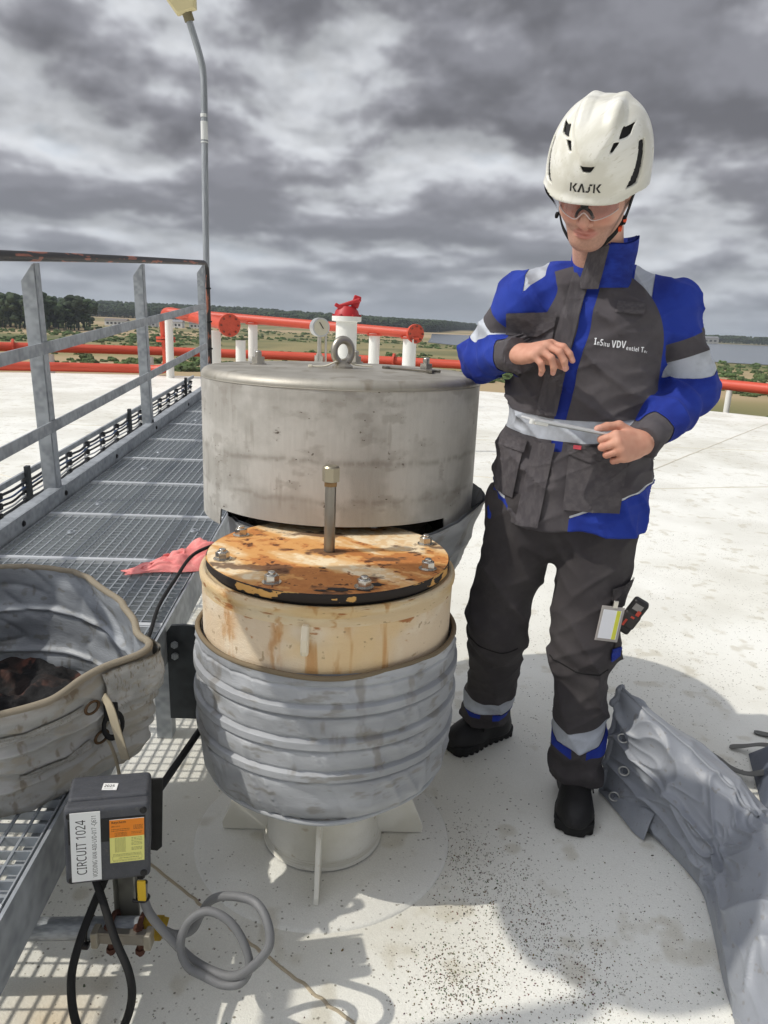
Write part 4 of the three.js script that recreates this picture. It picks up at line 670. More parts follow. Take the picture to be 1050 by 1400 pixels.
  const armT = (x, y, z) => { const L = left(x), a = L ? S1 : S2, e = L ? E1 : E2, w = L ? W1 : W2; const t1 = clamp(seg(x, y, z, a, e), -1, 1), t2 = clamp(seg(x, y, z, e, w), 0, 2); const du = cone(x, y, z, a, e, 0.07, 0.064), df = cone(x, y, z, e, w, 0.062, 0.047); return mix(Math.min(t1, 1), 1 + t2, sstep(-0.012, 0.012, du - df)); };
  const J = new THREE.Group(); J.name = 'jacket'; man.add(J); const put = (n, gg, m, l) => gg.attributes.position.count && part(n, here(gg), m, J, l);
  let [sUp, sLow] = cut(arm, (x, y, z) => armT(x, y, z) - (left(x) ? 0.24 : 0.34)); let [sGrey, sRest] = cut(sLow, (x, y, z) => armT(x, y, z) - (left(x) ? 0.42 : 0.55)); let [sBand, sFore] = cut(sRest, (x, y, z) => armT(x, y, z) - (left(x) ? 0.78 : 0.84)); let [sBlue, sCuff] = cut(sFore, (x, y, z) => armT(x, y, z) - 1.74);
  put('upper_sleeve', sUp, royal); put('sleeve_panel', sGrey, charcoal); put('sleeve_reflective_band', swell(sBand, 0.0016), reflex); put('forearm_sleeve', sBlue, royal); put('cuff', swell(sCuff, 0.002), charcoal);
  // torso
  let [low, yk] = cut(body, yoke); yk = cut(yk, (x, y) => y - 1.24); low = join([low, yk[0]]); yk = yk[1];
  put('yoke', yk, royal); put('shoulder_reflective_band', swell(strapIn, 0.0016), reflex);
  let [belt, rest] = cut(low, (x, y, z) => Math.abs(y - 1.112 - 0.02 * (ta(x, z) / 0.2) ** 2) - 0.029); put('waist_reflective_band', swell(belt, 0.0018), reflex);
  const zipA = (y) => curve([[0.83, -0.052], [1.12, -0.034], [1.245, -0.019], [1.393, 0.004], [1.55, 0.022]], y);
  let [strip, r2] = cut(rest, (x, y, z) => Math.max(Math.abs(ta(x, z) - zipA(y)) - 0.0155, -tf(x, z), 1.055 - y)); put('zip_strip', swell(strip, 0.002), royal);
  const hemLine = (a) => (a > 0 ? mix(0.872, 0.956, a / 0.18) : mix(0.90, 0.945, (-a - 0.15) / 0.08)), hemFn = (x, y, z) => { const a = ta(x, z), f = tf(x, z); return Math.max(y - hemLine(a), a > -0.04 ? 0.018 - a : a + 0.152, f < -0.1 ? 1 : -1); };
  let [hem, r3] = cut(r2, hemFn); put('hem_panel', hem, royal); let [pip, front] = cut(r3, (x, y, z) => { const a = ta(x, z); return Math.max(Math.abs(y - hemLine(a) - 0.0035) - 0.0036, a > -0.04 ? 0.018 - a : a + 0.152, -tf(x, z) - 0.1); }); put('hem_piping', swell(pip, 0.0015), piping);
  put('front_panel', front, charcoal);
  // pockets, flaps, placket edge, print
  const onto = (name, pts, m, off, step = 0.006) => part(name, here(thick(lay(fineShape(pts, step), tw(0, 0, 0), RT, UP, FR, (x, y, z) => jacketF(x, y, z, 0.45), off + 0.003), -0.0028)), m, J);
  onto('chest_pocket', [[-0.188, 1.258], [-0.075, 1.262], [-0.07, 1.40], [-0.190, 1.392]], charcoal, 0.003);
  onto('pocket_flap', [[-0.196, 1.352], [-0.112, 1.350], [-0.070, 1.378], [-0.066, 1.414], [-0.194, 1.405]], charcoal, 0.009);
  onto('pocket_flap', [[0.074, 1.420], [0.144, 1.416], [0.146, 1.444], [0.078, 1.448]], charcoal, 0.005);
  onto('side_pocket', [[-0.205, 0.93], [-0.142, 0.915], [-0.120, 1.085], [-0.203, 1.088]], charcoal, 0.005);
  onto('pocket_flap', [[-0.202, 1.055], [-0.12, 1.045], [-0.114, 1.081], [-0.200, 1.088]], charcoal, 0.010);
  onto('side_pocket', [[0.0, 0.905], [0.145, 0.905], [0.15, 1.05], [0.0, 1.05]], charcoal, 0.004);
  onto('pocket_flap', [[-0.004, 1.056], [0.06, 1.036], [0.152, 1.044], [0.152, 1.078], [-0.006, 1.078]], charcoal, 0.009);
  onto('placket', [[-0.128, 0.845], [-0.062, 0.845], [-0.038, 1.078], [-0.098, 1.078]], charcoal, 0.0045); onto('placket', [[-0.100, 1.150], [-0.044, 1.150], [0.001, 1.51], [-0.040, 1.515]], charcoal, 0.0045);
  onto('red_tab', [[0.010, 1.070], [0.030, 1.070], [0.030, 1.080], [0.010, 1.080]], mat([190, 70, 84], 0.7), 0.012);
  const font = await new FontLoader().loadAsync('fonts/droid/droid_sans_bold.typeface.json');
  { // chest embroidery: letters that shrink and swell along the line
    let x = 0.032; const shapes = []; for (const [t, s] of [['I', 0.0168], ['n', 0.0109], ['S', 0.0160], ['it', 0.0100], ['u', 0.0113], [' ', 0.0055], ['VDV', 0.0177], ['e', 0.0100], ['n', 0.0095], ['t', 0.0104], ['i', 0.0104], ['el', 0.0104], [' ', 0.0055], ['T', 0.0131], ['e', 0.0073], ['c', 0.0055]]) {
      if (t !== ' ') { const sg = new THREE.ShapeGeometry(font.generateShapes(t, s), 4).scale(0.74, 1, 1); sg.computeBoundingBox(); const w = sg.boundingBox.max.x; shapes.push(sg.toNonIndexed().translate(x, 1.338 - (x - 0.03) * 0.12, 0)); x += w + 0.0011; } else x += s * 0.7; }
    const m = mergeGeometries(shapes.map((q) => { q.deleteAttribute('uv'); return q; })); m.setAttribute('uv', new THREE.BufferAttribute(new Float32Array(m.attributes.position.count * 2), 2));
    part('chest_lettering', here(lay(m, tw(0, 0, 0), RT, UP, FR, (x, y, z) => jacketF(x, y, z, 1), 0.0026)), mat([226, 228, 232], 0.7), J);
  }
  // stand collar
  const nk = [0.545, 0, -2.035];
  const collar = sheet(100, 16, (u, v) => { const th = mix(0.02, 2 * Math.PI - 0.40, u) + YAW, c = Math.cos(th), sN = Math.sin(th), back = (1 - Math.cos(th - YAW)) / 2, r = 0.074 + 0.023 * (1 - v) ** 2 + 0.004 * Math.sin(v * 5 + u * 13) + 0.006 * (vn2(u * 9, v * 3, 0, 633) - 0.5); const top = mix(1.580, 1.612, sstep(0.02, 0.6, back)); return [nk[0] + sN * r, mix(1.478 + 0.02 * back, top, v), nk[2] + c * r + 0.058 * v * (1 - back * 0.75), u * 2, v]; });
  put('collar', thick(collar, -0.006), royal);
  const inner = sheet(40, 10, (u, v) => { const th = mix(-0.52, 0.06, u) + YAW, r = 0.080 + 0.016 * (1 - v) ** 2 + 0.005 * vn2(u * 5, v * 3, 0, 640); return [nk[0] + Math.sin(th) * r, mix(1.475, 1.580 + 0.004 * Math.sin(u * 5), v), nk[2] + Math.cos(th) * r + 0.058 * v, u, v]; });
  put('collar_front', thick(inner, 0.005), charcoal);
  // ---- trousers ----
  const H1 = [0.408, 0.86, -2.085], K1 = [0.362, 0.49, -2.085], A1 = [0.374, 0.095, -2.235], H2 = [0.615, 0.86, -2.05], K2 = [0.592, 0.50, -1.955], A2 = [0.602, 0.105, -1.93];
  const legT = (x, y, z) => { const L = cone(x, y, z, H1, K1, 0.1, 0.08) < cone(x, y, z, H2, K2, 0.1, 0.08) && true; const dl = Math.min(cone(x, y, z, H1, K1, 0.11, 0.08), cone(x, y, z, K1, A1, 0.08, 0.08)), dr = Math.min(cone(x, y, z, H2, K2, 0.11, 0.08), cone(x, y, z, K2, A2, 0.08, 0.08)); return dl < dr; };
  const trousersF = (x, y, z) => {
    let l = smin(cone(x, y, z, H1, K1, 0.112, 0.080), cone(x, y, z, K1, A1, 0.079, 0.078), 0.06), r = smin(cone(x, y, z, H2, K2, 0.114, 0.083), cone(x, y, z, K2, A2, 0.081, 0.079), 0.06);
    const pel = ell(x, y, z, [0.512, 0.885, -2.07], [0.205, 0.155, 0.135]), cr = cone(x, y, z, [0.47, 0.83, -2.075], [0.55, 0.83, -2.06], 0.085, 0.085); let d = smin(smin(smin(l, r, 0.03), cr, 0.05), pel, 0.05);
    const st = clamp((0.34 - y) / 0.2), ph = y * 62 + perlin.noise(x * 8, y * 7, z * 8) * 6 + (x + z) * 14; d -= st * 0.010 * Math.pow(Math.sin(ph) * 0.5 + 0.5, 1.6) - st * 0.004;
    const kn = Math.exp(-(((y - 0.47) / 0.09) ** 2)); d -= kn * 0.004 * Math.sin(y * 70 + x * 30 + perlin.noise(x * 8, y * 8, z * 8 + 4) * 4);
    d -= wr(x * 0.9 + 3, y * 0.8, z * 0.9) * 1.05;
    const lo = legT(x, y, z) ? 0.092 : 0.085; return Math.max(d, lo - y, y - 0.93);
  };
  const T = new THREE.Group(); T.name = 'trousers'; man.add(T); const putT = (n, gg, m) => gg.attributes.position.count && part(n, here(gg), m, T);
  let tg = relax(nets(trousersF, [0.2, 0.06, -2.36], [0.78, 0.95, -1.80], 0.0052, 1), 1, 0.5);
  const by = (x, y, z) => (legT(x, y, z) ? 0.186 - (z + 2.2) * 0.15 : 0.240 + (x - 0.59) * 0.10 - (z + 1.88) * 0.35);
  let [tb, tr] = cut(tg, (x, y, z) => Math.abs(y - by(x, y, z)) - 0.0245); putT('shin_reflective_band', swell(tb, 0.0018), reflex);
  let [tblue, trest] = cut(tr, (x, y, z) => { const L = legT(x, y, z), c = L ? 0.37 : 0.595; return Math.max(Math.abs(y - by(x, y, z) + 0.036) - 0.012 - 0.02 * sstep(0.02, 0.08, x - c), y - by(x, y, z), 0.02 - Math.abs(x - c + 0.01)); }); putT('ankle_panel', tblue, royal);
  putT('legs', trest, trouserM);
  const ontoT = (name, pts, m, off, o, fr2 = FR) => { const r2 = [fr2[2], 0, -fr2[0]]; part(name, here(thick(lay(fineShape(pts, 0.006), o, r2, UP, fr2, trousersF, off), -0.003)), m, T); };
  const oblique = [0.45, 0, 0.893]; ontoT('cargo_flap', [[-0.048, 0.005], [0.045, 0.02], [0.05, 0.085], [-0.052, 0.07]], trouserM, 0.010, [0.655, 0.615, -1.99], oblique); ontoT('cargo_pocket', [[-0.05, -0.12], [0.05, -0.11], [0.052, 0.07], [-0.052, 0.06]], trouserM, 0.004, [0.655, 0.615, -1.99], oblique);
  ontoT('blue_patch', [[-0.018, -0.02], [0.02, -0.012], [0.022, 0.022], [-0.016, 0.016]], royal, 0.008, [0.640, 0.505, -1.94], [0.35, 0, 0.937]);
  // seam above the knees
  for (const [K, yy, w] of [[K1, 0.455, 0.072], [K2, 0.462, 0.075]]) { const P = []; for (let i = 0; i <= 20; i++) { const a = mix(-1.0, 1.0, i / 20) + YAW, y = yy - 0.018 * Math.cos(a * 1.5); let r = 0.14; const f = (q) => trousersF(K[0] + Math.sin(a) * q, y, K[2] + Math.cos(a) * q); while (r > 0.04 && f(r) > 0.0005) r -= 0.001; P.push(V(K[0] + Math.sin(a) * r, y, K[2] + Math.cos(a) * r)); } part('knee_seam', here(tube(P, 0.0024, 60, 6)), mat([26, 24, 25], 0.9), T); }
  // ---- boots ----
  const boot = (heel, toe, ank) => {
    const dx = toe[0] - heel[0], dz = toe[1] - heel[1], L = Math.hypot(dx, dz), fx = dx / L, fz = dz / L, gy = 0;
    const loc = (x, y, z) => [(x - heel[0]) * fz - (z - heel[1]) * fx, y - gy, (x - heel[0]) * fx + (z - heel[1]) * fz];
    const wid = (s) => curve([[0, 0.040], [0.06, 0.041], [0.12, 0.042], [0.2, 0.055], [0.25, 0.054], [0.285, 0.042]], s);
    const sole = (x, y, z) => { const [a, h, s] = loc(x, y, z), w = wid(s); const k = Math.max(Math.abs(a) - w, -s, s - L); const e = Math.hypot(Math.max(Math.abs(a) - w + 0.03, 0), Math.max(s - L + 0.035, 0, -s + 0.03)) - 0.03; return Math.max(Math.max(k, e), h - 0.034, 0.001 - h) - 0.001 + (h < 0.016 && Math.sin(s * 260) > 0.2 ? 0.003 : 0); };
    const upper = (x, y, z) => { const [a, h, s] = loc(x, y, z); let d = ell(a, h, s, [0, 0.035, L - 0.075], [0.054, 0.056, 0.078]); d = smin(d, ell(a, h, s, [0, 0.03, 0.1], [0.042, 0.065, 0.1]), 0.03); d = smin(d, cone(a, h, s, [0, 0.05, 0.07], [0, 0.17, 0.062], 0.045, 0.046), 0.045); d = smin(d, cone(a, h, s, [0, 0.10, 0.085], [0, 0.062, 0.17], 0.04, 0.036), 0.03); return Math.max(d - 0.001 * vn3(a * 60, h * 60, s * 60, 71), 0.028 - h, h - 0.17); };
    const lo = [Math.min(heel[0], toe[0]) - 0.07, -0.01, Math.min(heel[1], toe[1]) - 0.07], hi = [Math.max(heel[0], toe[0]) + 0.07, 0.18, Math.max(heel[1], toe[1]) + 0.07];
    const G = new THREE.Group(); G.name = 'boot'; man.add(G); part('upper', here(nets(upper, lo, hi, 0.004, 4)), phys([22, 21, 22], 0.6, 0, { bumpMap: rep(clothBump, 2), bumpScale: 0.001 }), G); part('sole', here(nets(sole, lo, hi, 0.004, 4)), mat([18, 18, 18], 0.8), G);
    const W = (a, h, s) => V(heel[0] + a * fz + s * fx, h, heel[1] - a * fx + s * fz), lace = mat([12, 12, 12], 0.8);
    for (let k = 0; k < 4; k++) { const s = 0.13 + k * 0.018, h = 0.118 - k * 0.012; part('lace', here(tube([W(-0.024, h - 0.008, s), W(-0.01, h + 0.004, s + 0.004), W(0.01, h + 0.004, s + 0.004), W(0.024, h - 0.008, s)], 0.0028, 14, 6)), lace, G); }
    part('lace', here(tube([W(0.0, 0.118, 0.14), W(0.03, 0.122, 0.15), W(0.042, 0.10, 0.16), W(0.05, 0.07, 0.165)], 0.0026, 20, 6)), lace, G); part('lace', here(tube([W(0.0, 0.118, 0.14), W(-0.028, 0.126, 0.15), W(-0.038, 0.105, 0.15), W(-0.044, 0.085, 0.158)], 0.0026, 20, 6)), lace, G);
  };
  boot([0.468, -2.305], [0.244, -2.150]); boot([0.632, -2.035], [0.567, -1.755]);
  // ---- head ----
  const HC = V(0.4709, 1.7047, -1.8763), HM = new THREE.Matrix4().compose(HC, new THREE.Quaternion().setFromEuler(new THREE.Euler(0.5993, -0.4622, -0.1142, 'YXZ')), V(1, 1, 1)), HI = HM.clone().invert();
  const nb = V(0.545, 1.47, -2.04).applyMatrix4(HI).toArray();
  const headF = (x, y, z) => {
    const ax = Math.abs(x);
    let d = ell(x, y, z, [0, 0.035, -0.012], [0.074, 0.098, 0.094]);
    d = smin(d, cone(ax, y, z, [0.02, -0.02, 0.035], [0.008, -0.092, 0.058], 0.05, 0.030), 0.04); d = smin(d, cone(ax, y, z, [0.052, -0.040, -0.005], [0.018, -0.098, 0.06], 0.020, 0.018), 0.035);
    d = smin(d, ell(ax, y, z, [0.040, -0.028, 0.062], [0.026, 0.026, 0.024]), 0.03); d = smin(d, cone(ax, y, z, [0.0, 0.022, 0.082], [0.046, 0.018, 0.062], 0.012, 0.011), 0.018);
    d = smin(d, ell(x, y, z, [0, -0.103, 0.078], [0.020, 0.016, 0.016]), 0.025);
    d = -smin(-d, ell(ax, y, z, [0.031, -0.001, 0.098], [0.019, 0.013, 0.018]), 0.012); d = smin(d, ell(ax, y, z, [0.031, -0.003, 0.074], [0.0145, 0.0125, 0.0135]), 0.004);
    d = smin(d, cone(x, y, z, [0, 0.010, 0.088], [0, -0.036, 0.1165], 0.0082, 0.0118), 0.011); d = smin(d, ell(ax, y, z, [0.0120, -0.042, 0.1005], [0.0088, 0.0085, 0.011]), 0.007); d = smin(d, cone(x, y, z, [0, -0.048, 0.097], [0, -0.058, 0.094], 0.006, 0.006), 0.012);
    const m = smin(ell(x, y, z, [0, -0.0665 - ax * 0.06, 0.0935 - ax * ax * 9], [0.026, 0.0052, 0.0095]), ell(x, y, z, [0, -0.0775, 0.0925 - ax * ax * 9], [0.022, 0.0062, 0.0105]), 0.002); d = smin(d, m, 0.006);
    d = -smin(-d, ell(x, y, z, [0, -0.0715, 0.106 - ax * ax * 8], [0.027, 0.0016, 0.010]), 0.003);
    const e = Math.max(ell(ax, y, z, [0.078, -0.008, -0.006], [0.010, 0.033, 0.020]), -ell(ax, y, z, [0.089, -0.006, -0.002], [0.007, 0.022, 0.012])); d = smin(d, e, 0.008);
    d = smin(d, cone(x, y, z, [0, -0.045, -0.03], nb, 0.060, 0.066), 0.03);
    return d;
  };
  const skinTone = (g, fn) => { const p = g.attributes.position, c = new Float32Array(p.count * 3); for (let i = 0; i < p.count; i++) { const k = fn(p.getX(i), p.getY(i), p.getZ(i)), q = cm(...k); c.set([q.r, q.g, q.b], i * 3); } g.setAttribute('color', new THREE.BufferAttribute(c, 3)); return g; };
  const base = [216, 170, 148];
  let hg = skinTone(nets(headF, [-0.105, -0.2, -0.13], [0.105, 0.15, 0.135], 0.0030, 8), (x, y, z) => {
    const n = vn3(x * 60, y * 60, z * 60, 81), ax = Math.abs(x); let k = lerp3(base, [206, 152, 130], n * 0.5);
    k = lerp3(k, [204, 128, 112], 0.5 * Math.exp(-(((ax - 0.04) / 0.018) ** 2 + ((y + 0.03) / 0.02) ** 2)) + 0.45 * Math.exp(-((x / 0.014) ** 2 + ((y + 0.038) / 0.012) ** 2)) * (z > 0.09 ? 1 : 0));
    const beard = sstep(-0.048, -0.062, y) * sstep(0.0, 0.03, z) * (1 - Math.exp(-((x / 0.026) ** 4 + ((y + 0.072) / 0.012) ** 4))); k = lerp3(k, [142, 108, 94], beard * (0.25 + 0.35 * vn3(x * 400, y * 400, z * 400, 83)));
    const lip = sstep(1.25, 0.8, Math.hypot(x / 0.027, (y + 0.072) / 0.0115)) * (z > 0.08 ? 1 : 0); return lerp3(k, [188, 118, 108], lip * 0.7);
  }); hg.applyMatrix4(HM);
  // ---- hands ----
  const norm = (v) => { const l = Math.hypot(...v); return v.map((c) => c / l); }, crs = (a, b) => [a[1] * b[2] - a[2] * b[1], a[2] * b[0] - a[0] * b[2], a[0] * b[1] - a[1] * b[0]], dot = (a, b) => a[0] * b[0] + a[1] * b[1] + a[2] * b[2];
  function hand(w, d, n0, sideSign, curls, thumb, elbow) {
    d = norm(d); let n = norm(n0.map((c, i) => c - d[i] * dot(n0, d))); const u = crs(n, d).map((c) => c * sideSign);
    const at = (a, b, c) => [0, 1, 2].map((i) => w[i] + d[i] * a + u[i] * b + n[i] * c);
    const fingers = [[0.088, 0.029, 0.003, 0.076, 0.0092], [0.092, 0.0095, 0.007, 0.084, 0.0094], [0.087, -0.0105, 0.005, 0.077, 0.0090], [0.077, -0.029, -0.001, 0.060, 0.0080]].map(([a, b, c, L, r], i) => {
      const chain = [at(a, b, c)]; let ang = 0, p = [a, b, c]; const [c1, c2, c3, sp] = curls[i];
      [0.47, 0.30, 0.24].forEach((f, k) => { ang += [c1, c2, c3][k]; p = [p[0] + Math.cos(ang) * L * f * Math.cos(sp), p[1] + L * f * Math.sin(sp) * Math.cos(ang), p[2] - Math.sin(ang) * L * f]; chain.push(at(...p)); }); return { chain, r };
    });
    const tc = [at(0.020, 0.024, -0.008)]; let tp = [0.020, 0.024, -0.008]; thumb.forEach((v, k) => { const q = norm(v), l = [0.044, 0.033, 0.027][k]; tp = [tp[0] + q[0] * l, tp[1] + q[1] * l, tp[2] + q[2] * l]; tc.push(at(...tp)); });
    const pal = fingers.map((f, i) => [at(0.004, [0.014, 0.005, -0.005, -0.014][i], 0), f.chain[0]]), fo = norm([0, 1, 2].map((i) => elbow[i] - w[i])), fore = [0, 1, 2].map((i) => w[i] + fo[i] * 0.07), wr0 = at(0.002, 0, 0);
    const f = (x, y, z) => {
      let p = cone(x, y, z, fore, wr0, 0.031, 0.0255); for (const [a, b] of pal) p = smin(p, cone(x, y, z, a, b, 0.0155, 0.0128), 0.016);
      p = smin(p, cone(x, y, z, at(0.03, -0.022, -0.006), at(0.06, -0.026, -0.006), 0.014, 0.012), 0.014);
      let th = smin(cone(x, y, z, tc[0], tc[1], 0.0165, 0.0125), smin(cone(x, y, z, tc[1], tc[2], 0.0118, 0.0108), cone(x, y, z, tc[2], tc[3], 0.0112, 0.0085), 0.004), 0.006); p = smin(p, th, 0.012);
      let fd = 9; for (const { chain: c, r } of fingers) { const q = smin(smin(cone(x, y, z, c[0], c[1], r * 1.12, r), cone(x, y, z, c[1], c[2], r * 1.02, r * 0.93), 0.003), cone(x, y, z, c[2], c[3], r * 0.95, r * 0.78), 0.003); fd = smin(fd, q, 0.0015); }
      return smin(p, fd, 0.006);
    };
    const pts = [w, fore, ...tc, ...fingers.flatMap((q) => q.chain)], lo = [0, 1, 2].map((i) => Math.min(...pts.map((p) => p[i])) - 0.022), hi = [0, 1, 2].map((i) => Math.max(...pts.map((p) => p[i])) + 0.022);
    const tips = [...fingers.map((q) => q.chain), tc];
    return skinTone(nets(f, lo, hi, 0.0024, 8), (x, y, z) => {
      let k = lerp3([212, 160, 136], [196, 134, 112], vn3(x * 90, y * 90, z * 90, 85) * 0.6);
      for (const c of tips) { const e = c[c.length - 1], b = c[c.length - 2], j = c[1]; const td = norm([0, 1, 2].map((i) => e[i] - b[i])); const q = [x - e[0], y - e[1], z - e[2]]; const al = dot(q, td), nd = crs(td, u), ou = dot(q, nd); if (Math.hypot(...q) < 0.011) k = lerp3(k, [222, 168, 152], 0.6); const jd = Math.hypot(x - j[0], y - j[1], z - j[2]); k = lerp3(k, [190, 120, 100], 0.4 * Math.exp(-((jd / 0.011) ** 2))); }
      return k;
    });
  }
  const h1 = hand(W1, [0.55, 0.16, 0.80], [-0.30, 0.9, 0.25], 1, [[0.35, 0.70, 0.35, 0.06], [0.55, 0.80, 0.45, 0.0], [0.72, 0.9, 0.5, -0.04], [0.85, 0.95, 0.5, -0.1]], [[0.55, 0.45, -0.7], [0.85, 0.1, -0.5], [0.9, -0.15, -0.45]], E1);
  const h2 = hand(W2, [-0.86, -0.08, 0.50], [0.30, 0.42, 0.86], -1, [[0.85, 1.75, 0.95, 0.0], [0.95, 1.75, 0.95, 0.0], [1.02, 1.75, 0.95, 0.0], [1.10, 1.75, 0.95, 0.02]], [[0.72, 0.68, -0.1], [0.96, 0.12, -0.25], [0.97, 0.0, -0.22]], E2);
  // body under the clothes, one skin with head and hands
  const bodyF = (x, y, z) => {
    let d = (torso(x, y, z) + 0.045); d = Math.max(d, 0.9 - y, y - 1.47); d = smin(d, cone(x, y, z, [0.545, 1.40, -2.06], [0.545, 1.50, -2.04], 0.07, 0.06), 0.04);
    for (const [a, b, r, q] of [[S1, E1, 0.045, 0.037], [E1, W1, 0.036, 0.028], [S2, E2, 0.046, 0.037], [E2, W2, 0.036, 0.028], [H1, K1, 0.075, 0.052], [K1, A1, 0.05, 0.04], [H2, K2, 0.075, 0.052], [K2, A2, 0.05, 0.04], [A1, [A1[0], 0.05, A1[2]], 0.035, 0.03], [A2, [A2[0], 0.05, A2[2]], 0.035, 0.03]]) d = smin(d, cone(x, y, z, a, b, r, q), 0.03);
    return d;
  };
  const bg = skinTone(nets(bodyF, [0.18, 0.0, -2.3], [0.92, 1.6, -1.78], 0.014, 4), () => base);
  const all = mergeGeometries([hg, h1, h2, bg].map((q) => q.toNonIndexed())); 
  const skin = phys([255, 255, 255], 0.52, 0, { vertexColors: true, bumpMap: rep(grainBump, 3), bumpScale: 0.0006, sheen: 0.15, sheenRoughness: 0.4 }); part('body', here(all), skin, man);
  // ---- hair, helmet, straps, glasses (in head axes) ----
  const toHead = (gg) => here(gg.applyMatrix4(HM));
  const hair = cut(cut(nets((x, y, z) => ell(x, y, z, [0, 0.03, -0.02], [0.0785, 0.098, 0.098]) - 0.003 * vn3(x * 90, y * 50, z * 90, 90), [-0.1, -0.09, -0.14], [0.1, 0.15, 0.1], 0.004, 8), (x, y, z) => y + 0.055 - Math.max(z, 0) * 0.9)[1], (x, y, z) => z - 0.024)[0];
  part('hair', toHead(hair), mat([58, 44, 34], 0.8), man);
  const polyD = (x, y, P) => { let d = -1e9, s = 0; for (let i = 0; i < P.length; i++) { const a = P[i], b = P[(i + 1) % P.length]; s += a[0] * b[1] - b[0] * a[1]; } s = Math.sign(s); for (let i = 0; i < P.length; i++) { const a = P[i], b = P[(i + 1) % P.length], ex = b[0] - a[0], ey = b[1] - a[1], l = Math.hypot(ex, ey); d = Math.max(d, s * ((x - a[0]) * ey - (y - a[1]) * ex) / l); } return d; };
  const frontVents = [[[0.055, 0.160], [0.074, 0.158], [0.071, 0.143], [0.053, 0.142]], [[0.056, 0.138], [0.045, 0.139], [0.040, 0.121], [0.045, 0.122]]], midVent = [[-0.016, 0.100], [0.016, 0.100], [0.008, 0.088], [-0.008, 0.088]];
  const sideVent = [[0.028, 0.124], [0.054, 0.128], [0.103, 0.046], [0.072, 0.047]], backVent = [[-0.028, 0.085], [-0.012, 0.085], [-0.014, 0.058], [-0.026, 0.055]];
  const helmO = (x, y, z) => { // outer shell
    const ax = Math.abs(x), h = clamp((y - 0.03) / 0.165), zz = z + 0.006; const wx = 0.1175 - 0.004 * h, fz = zz > 0 ? 0.142 : 0.138; const n = 2.3, yy = Math.max(y - 0.035, 0) / 0.156, k = Math.pow(Math.pow(ax / wx, n) + Math.pow(Math.abs(zz) / fz, n) + Math.pow(yy, 2.45), 1 / n);
    let d = (k - 1) * 0.105;
    const wC = mix(0.010, 0.046, sstep(0.09, 0.175, y)); d -= 0.0055 * sstep(wC + 0.006, wC - 0.004, ax) * sstep(0.088, 0.115, y) * sstep(-0.02, 0.03, z); // raised centre ridge
    d -= 0.0042 * Math.exp(-(((ax - 0.036) / 0.012) ** 2)) * sstep(0.15, 0.185, y); d += 0.002 * sstep(0.022, 0.012, ax) * sstep(0.165, 0.185, y);
    d -= 0.004 * Math.exp(-(((y - 0.022 - 0.06 * Math.max(0, 0.02 - z) * -1) / 0.010) ** 2)) * sstep(0.0, 0.06, z); // brim lip
    return d;
  };
  const ventCut = (x, y, z) => { let m = 9; if (z > 0) { const ax = Math.abs(x); for (const P of frontVents) m = Math.min(m, polyD(ax, y, P)); m = Math.min(m, polyD(x, y, midVent)); } m = Math.min(m, polyD(z, y, sideVent) + (Math.abs(x) < 0.06 ? 1 : 0), polyD(z, y, backVent) + (Math.abs(x) < 0.06 ? 1 : 0)); return m; };
  const rim = (x, z) => 0.018 + 0.010 * sstep(0.0, 0.10, z) - 0.030 * sstep(0.06, -0.1, z) - 0.012 * Math.exp(-(((z - 0.12) / 0.03) ** 2)) * (1 - (x / 0.12) ** 2);
  const helmF = (x, y, z) => { const o = helmO(x, y, z), v = ventCut(x, y, z); let d = Math.max(o, -(o + 0.0055), rim(x, z) - y); return v < 0.01 ? Math.max(d, -v) : d; };
  const HG = new THREE.Group(); HG.name = 'helmet'; man.add(HG);
  const shellM = phys([240, 240, 236], 0.34, 0, { map: tex(512, 512, (u, v) => { const a = fbm2(u * 8, v * 8, 8, 6, 651), b = fbm2(u * 60, v * 60, 60, 3, 652); return lerp3([232, 230, 220], [250, 249, 244], sstep(0.3, 0.62, a - sstep(0.68, 0.75, b) * 0.3)); }), clearcoat: 0.25, clearcoatRoughness: 0.3 });
  part('shell', toHead(nets(helmF, [-0.135, -0.03, -0.16], [0.135, 0.215, 0.15], 0.0024, 3)), shellM, HG);
  const linerG = nets((x, y, z) => Math.max(helmO(x, y, z) + 0.0052, rim(x, z) + 0.006 - y, -(helmO(x, y, z) + 0.0135)), [-0.13, -0.03, -0.16], [0.13, 0.21, 0.15], 0.004, 4); part('liner', toHead(linerG), mat([20, 20, 22], 0.8), HG);
  // maker's lettering on the brow
  const let4 = { K: [[[0, 0], [0.22, 0], [0.22, 1], [0, 1]], [[0.34, 0.52], [0.72, 1], [1, 1], [0.58, 0.5], [1, 0], [0.72, 0]].reverse()], A: [[[0, 0], [0.28, 0], [0.62, 1], [0.4, 1]], [[0.5, 1], [0.62, 1], [0.98, 0], [0.7, 0]].reverse()], S: [[[0, 0], [0.42, 0], [0.52, 0.2], [0.05, 0.2]], [[0.40, 0.0], [0.62, 0.25], [0.58, 0.82], [0.35, 0.62]].reverse(), [[0.5, 1], [0.92, 1], [0.86, 0.8], [0.46, 0.8]].reverse()] };
  { const gs = []; let x = -0.0335; for (const [c, w] of [['K', 0.0165], ['A', 0.0175], ['S', 0.0155], ['K', 0.0165]]) { for (const P of let4[c]) { const s = new THREE.Shape(P.map(([a, b]) => new THREE.Vector2(x + a * w, 0.0475 + b * 0.0185))); gs.push(new THREE.ShapeGeometry(s).toNonIndexed()); } x += w + 0.0008; }
    const m = mergeGeometries(gs); part('lettering', toHead(lay(m, [0, 0, 0], [1, 0, 0], [0, 1, 0], [0, 0, 1], helmO, 0.0007)), mat([18, 18, 20], 0.5), HG); }
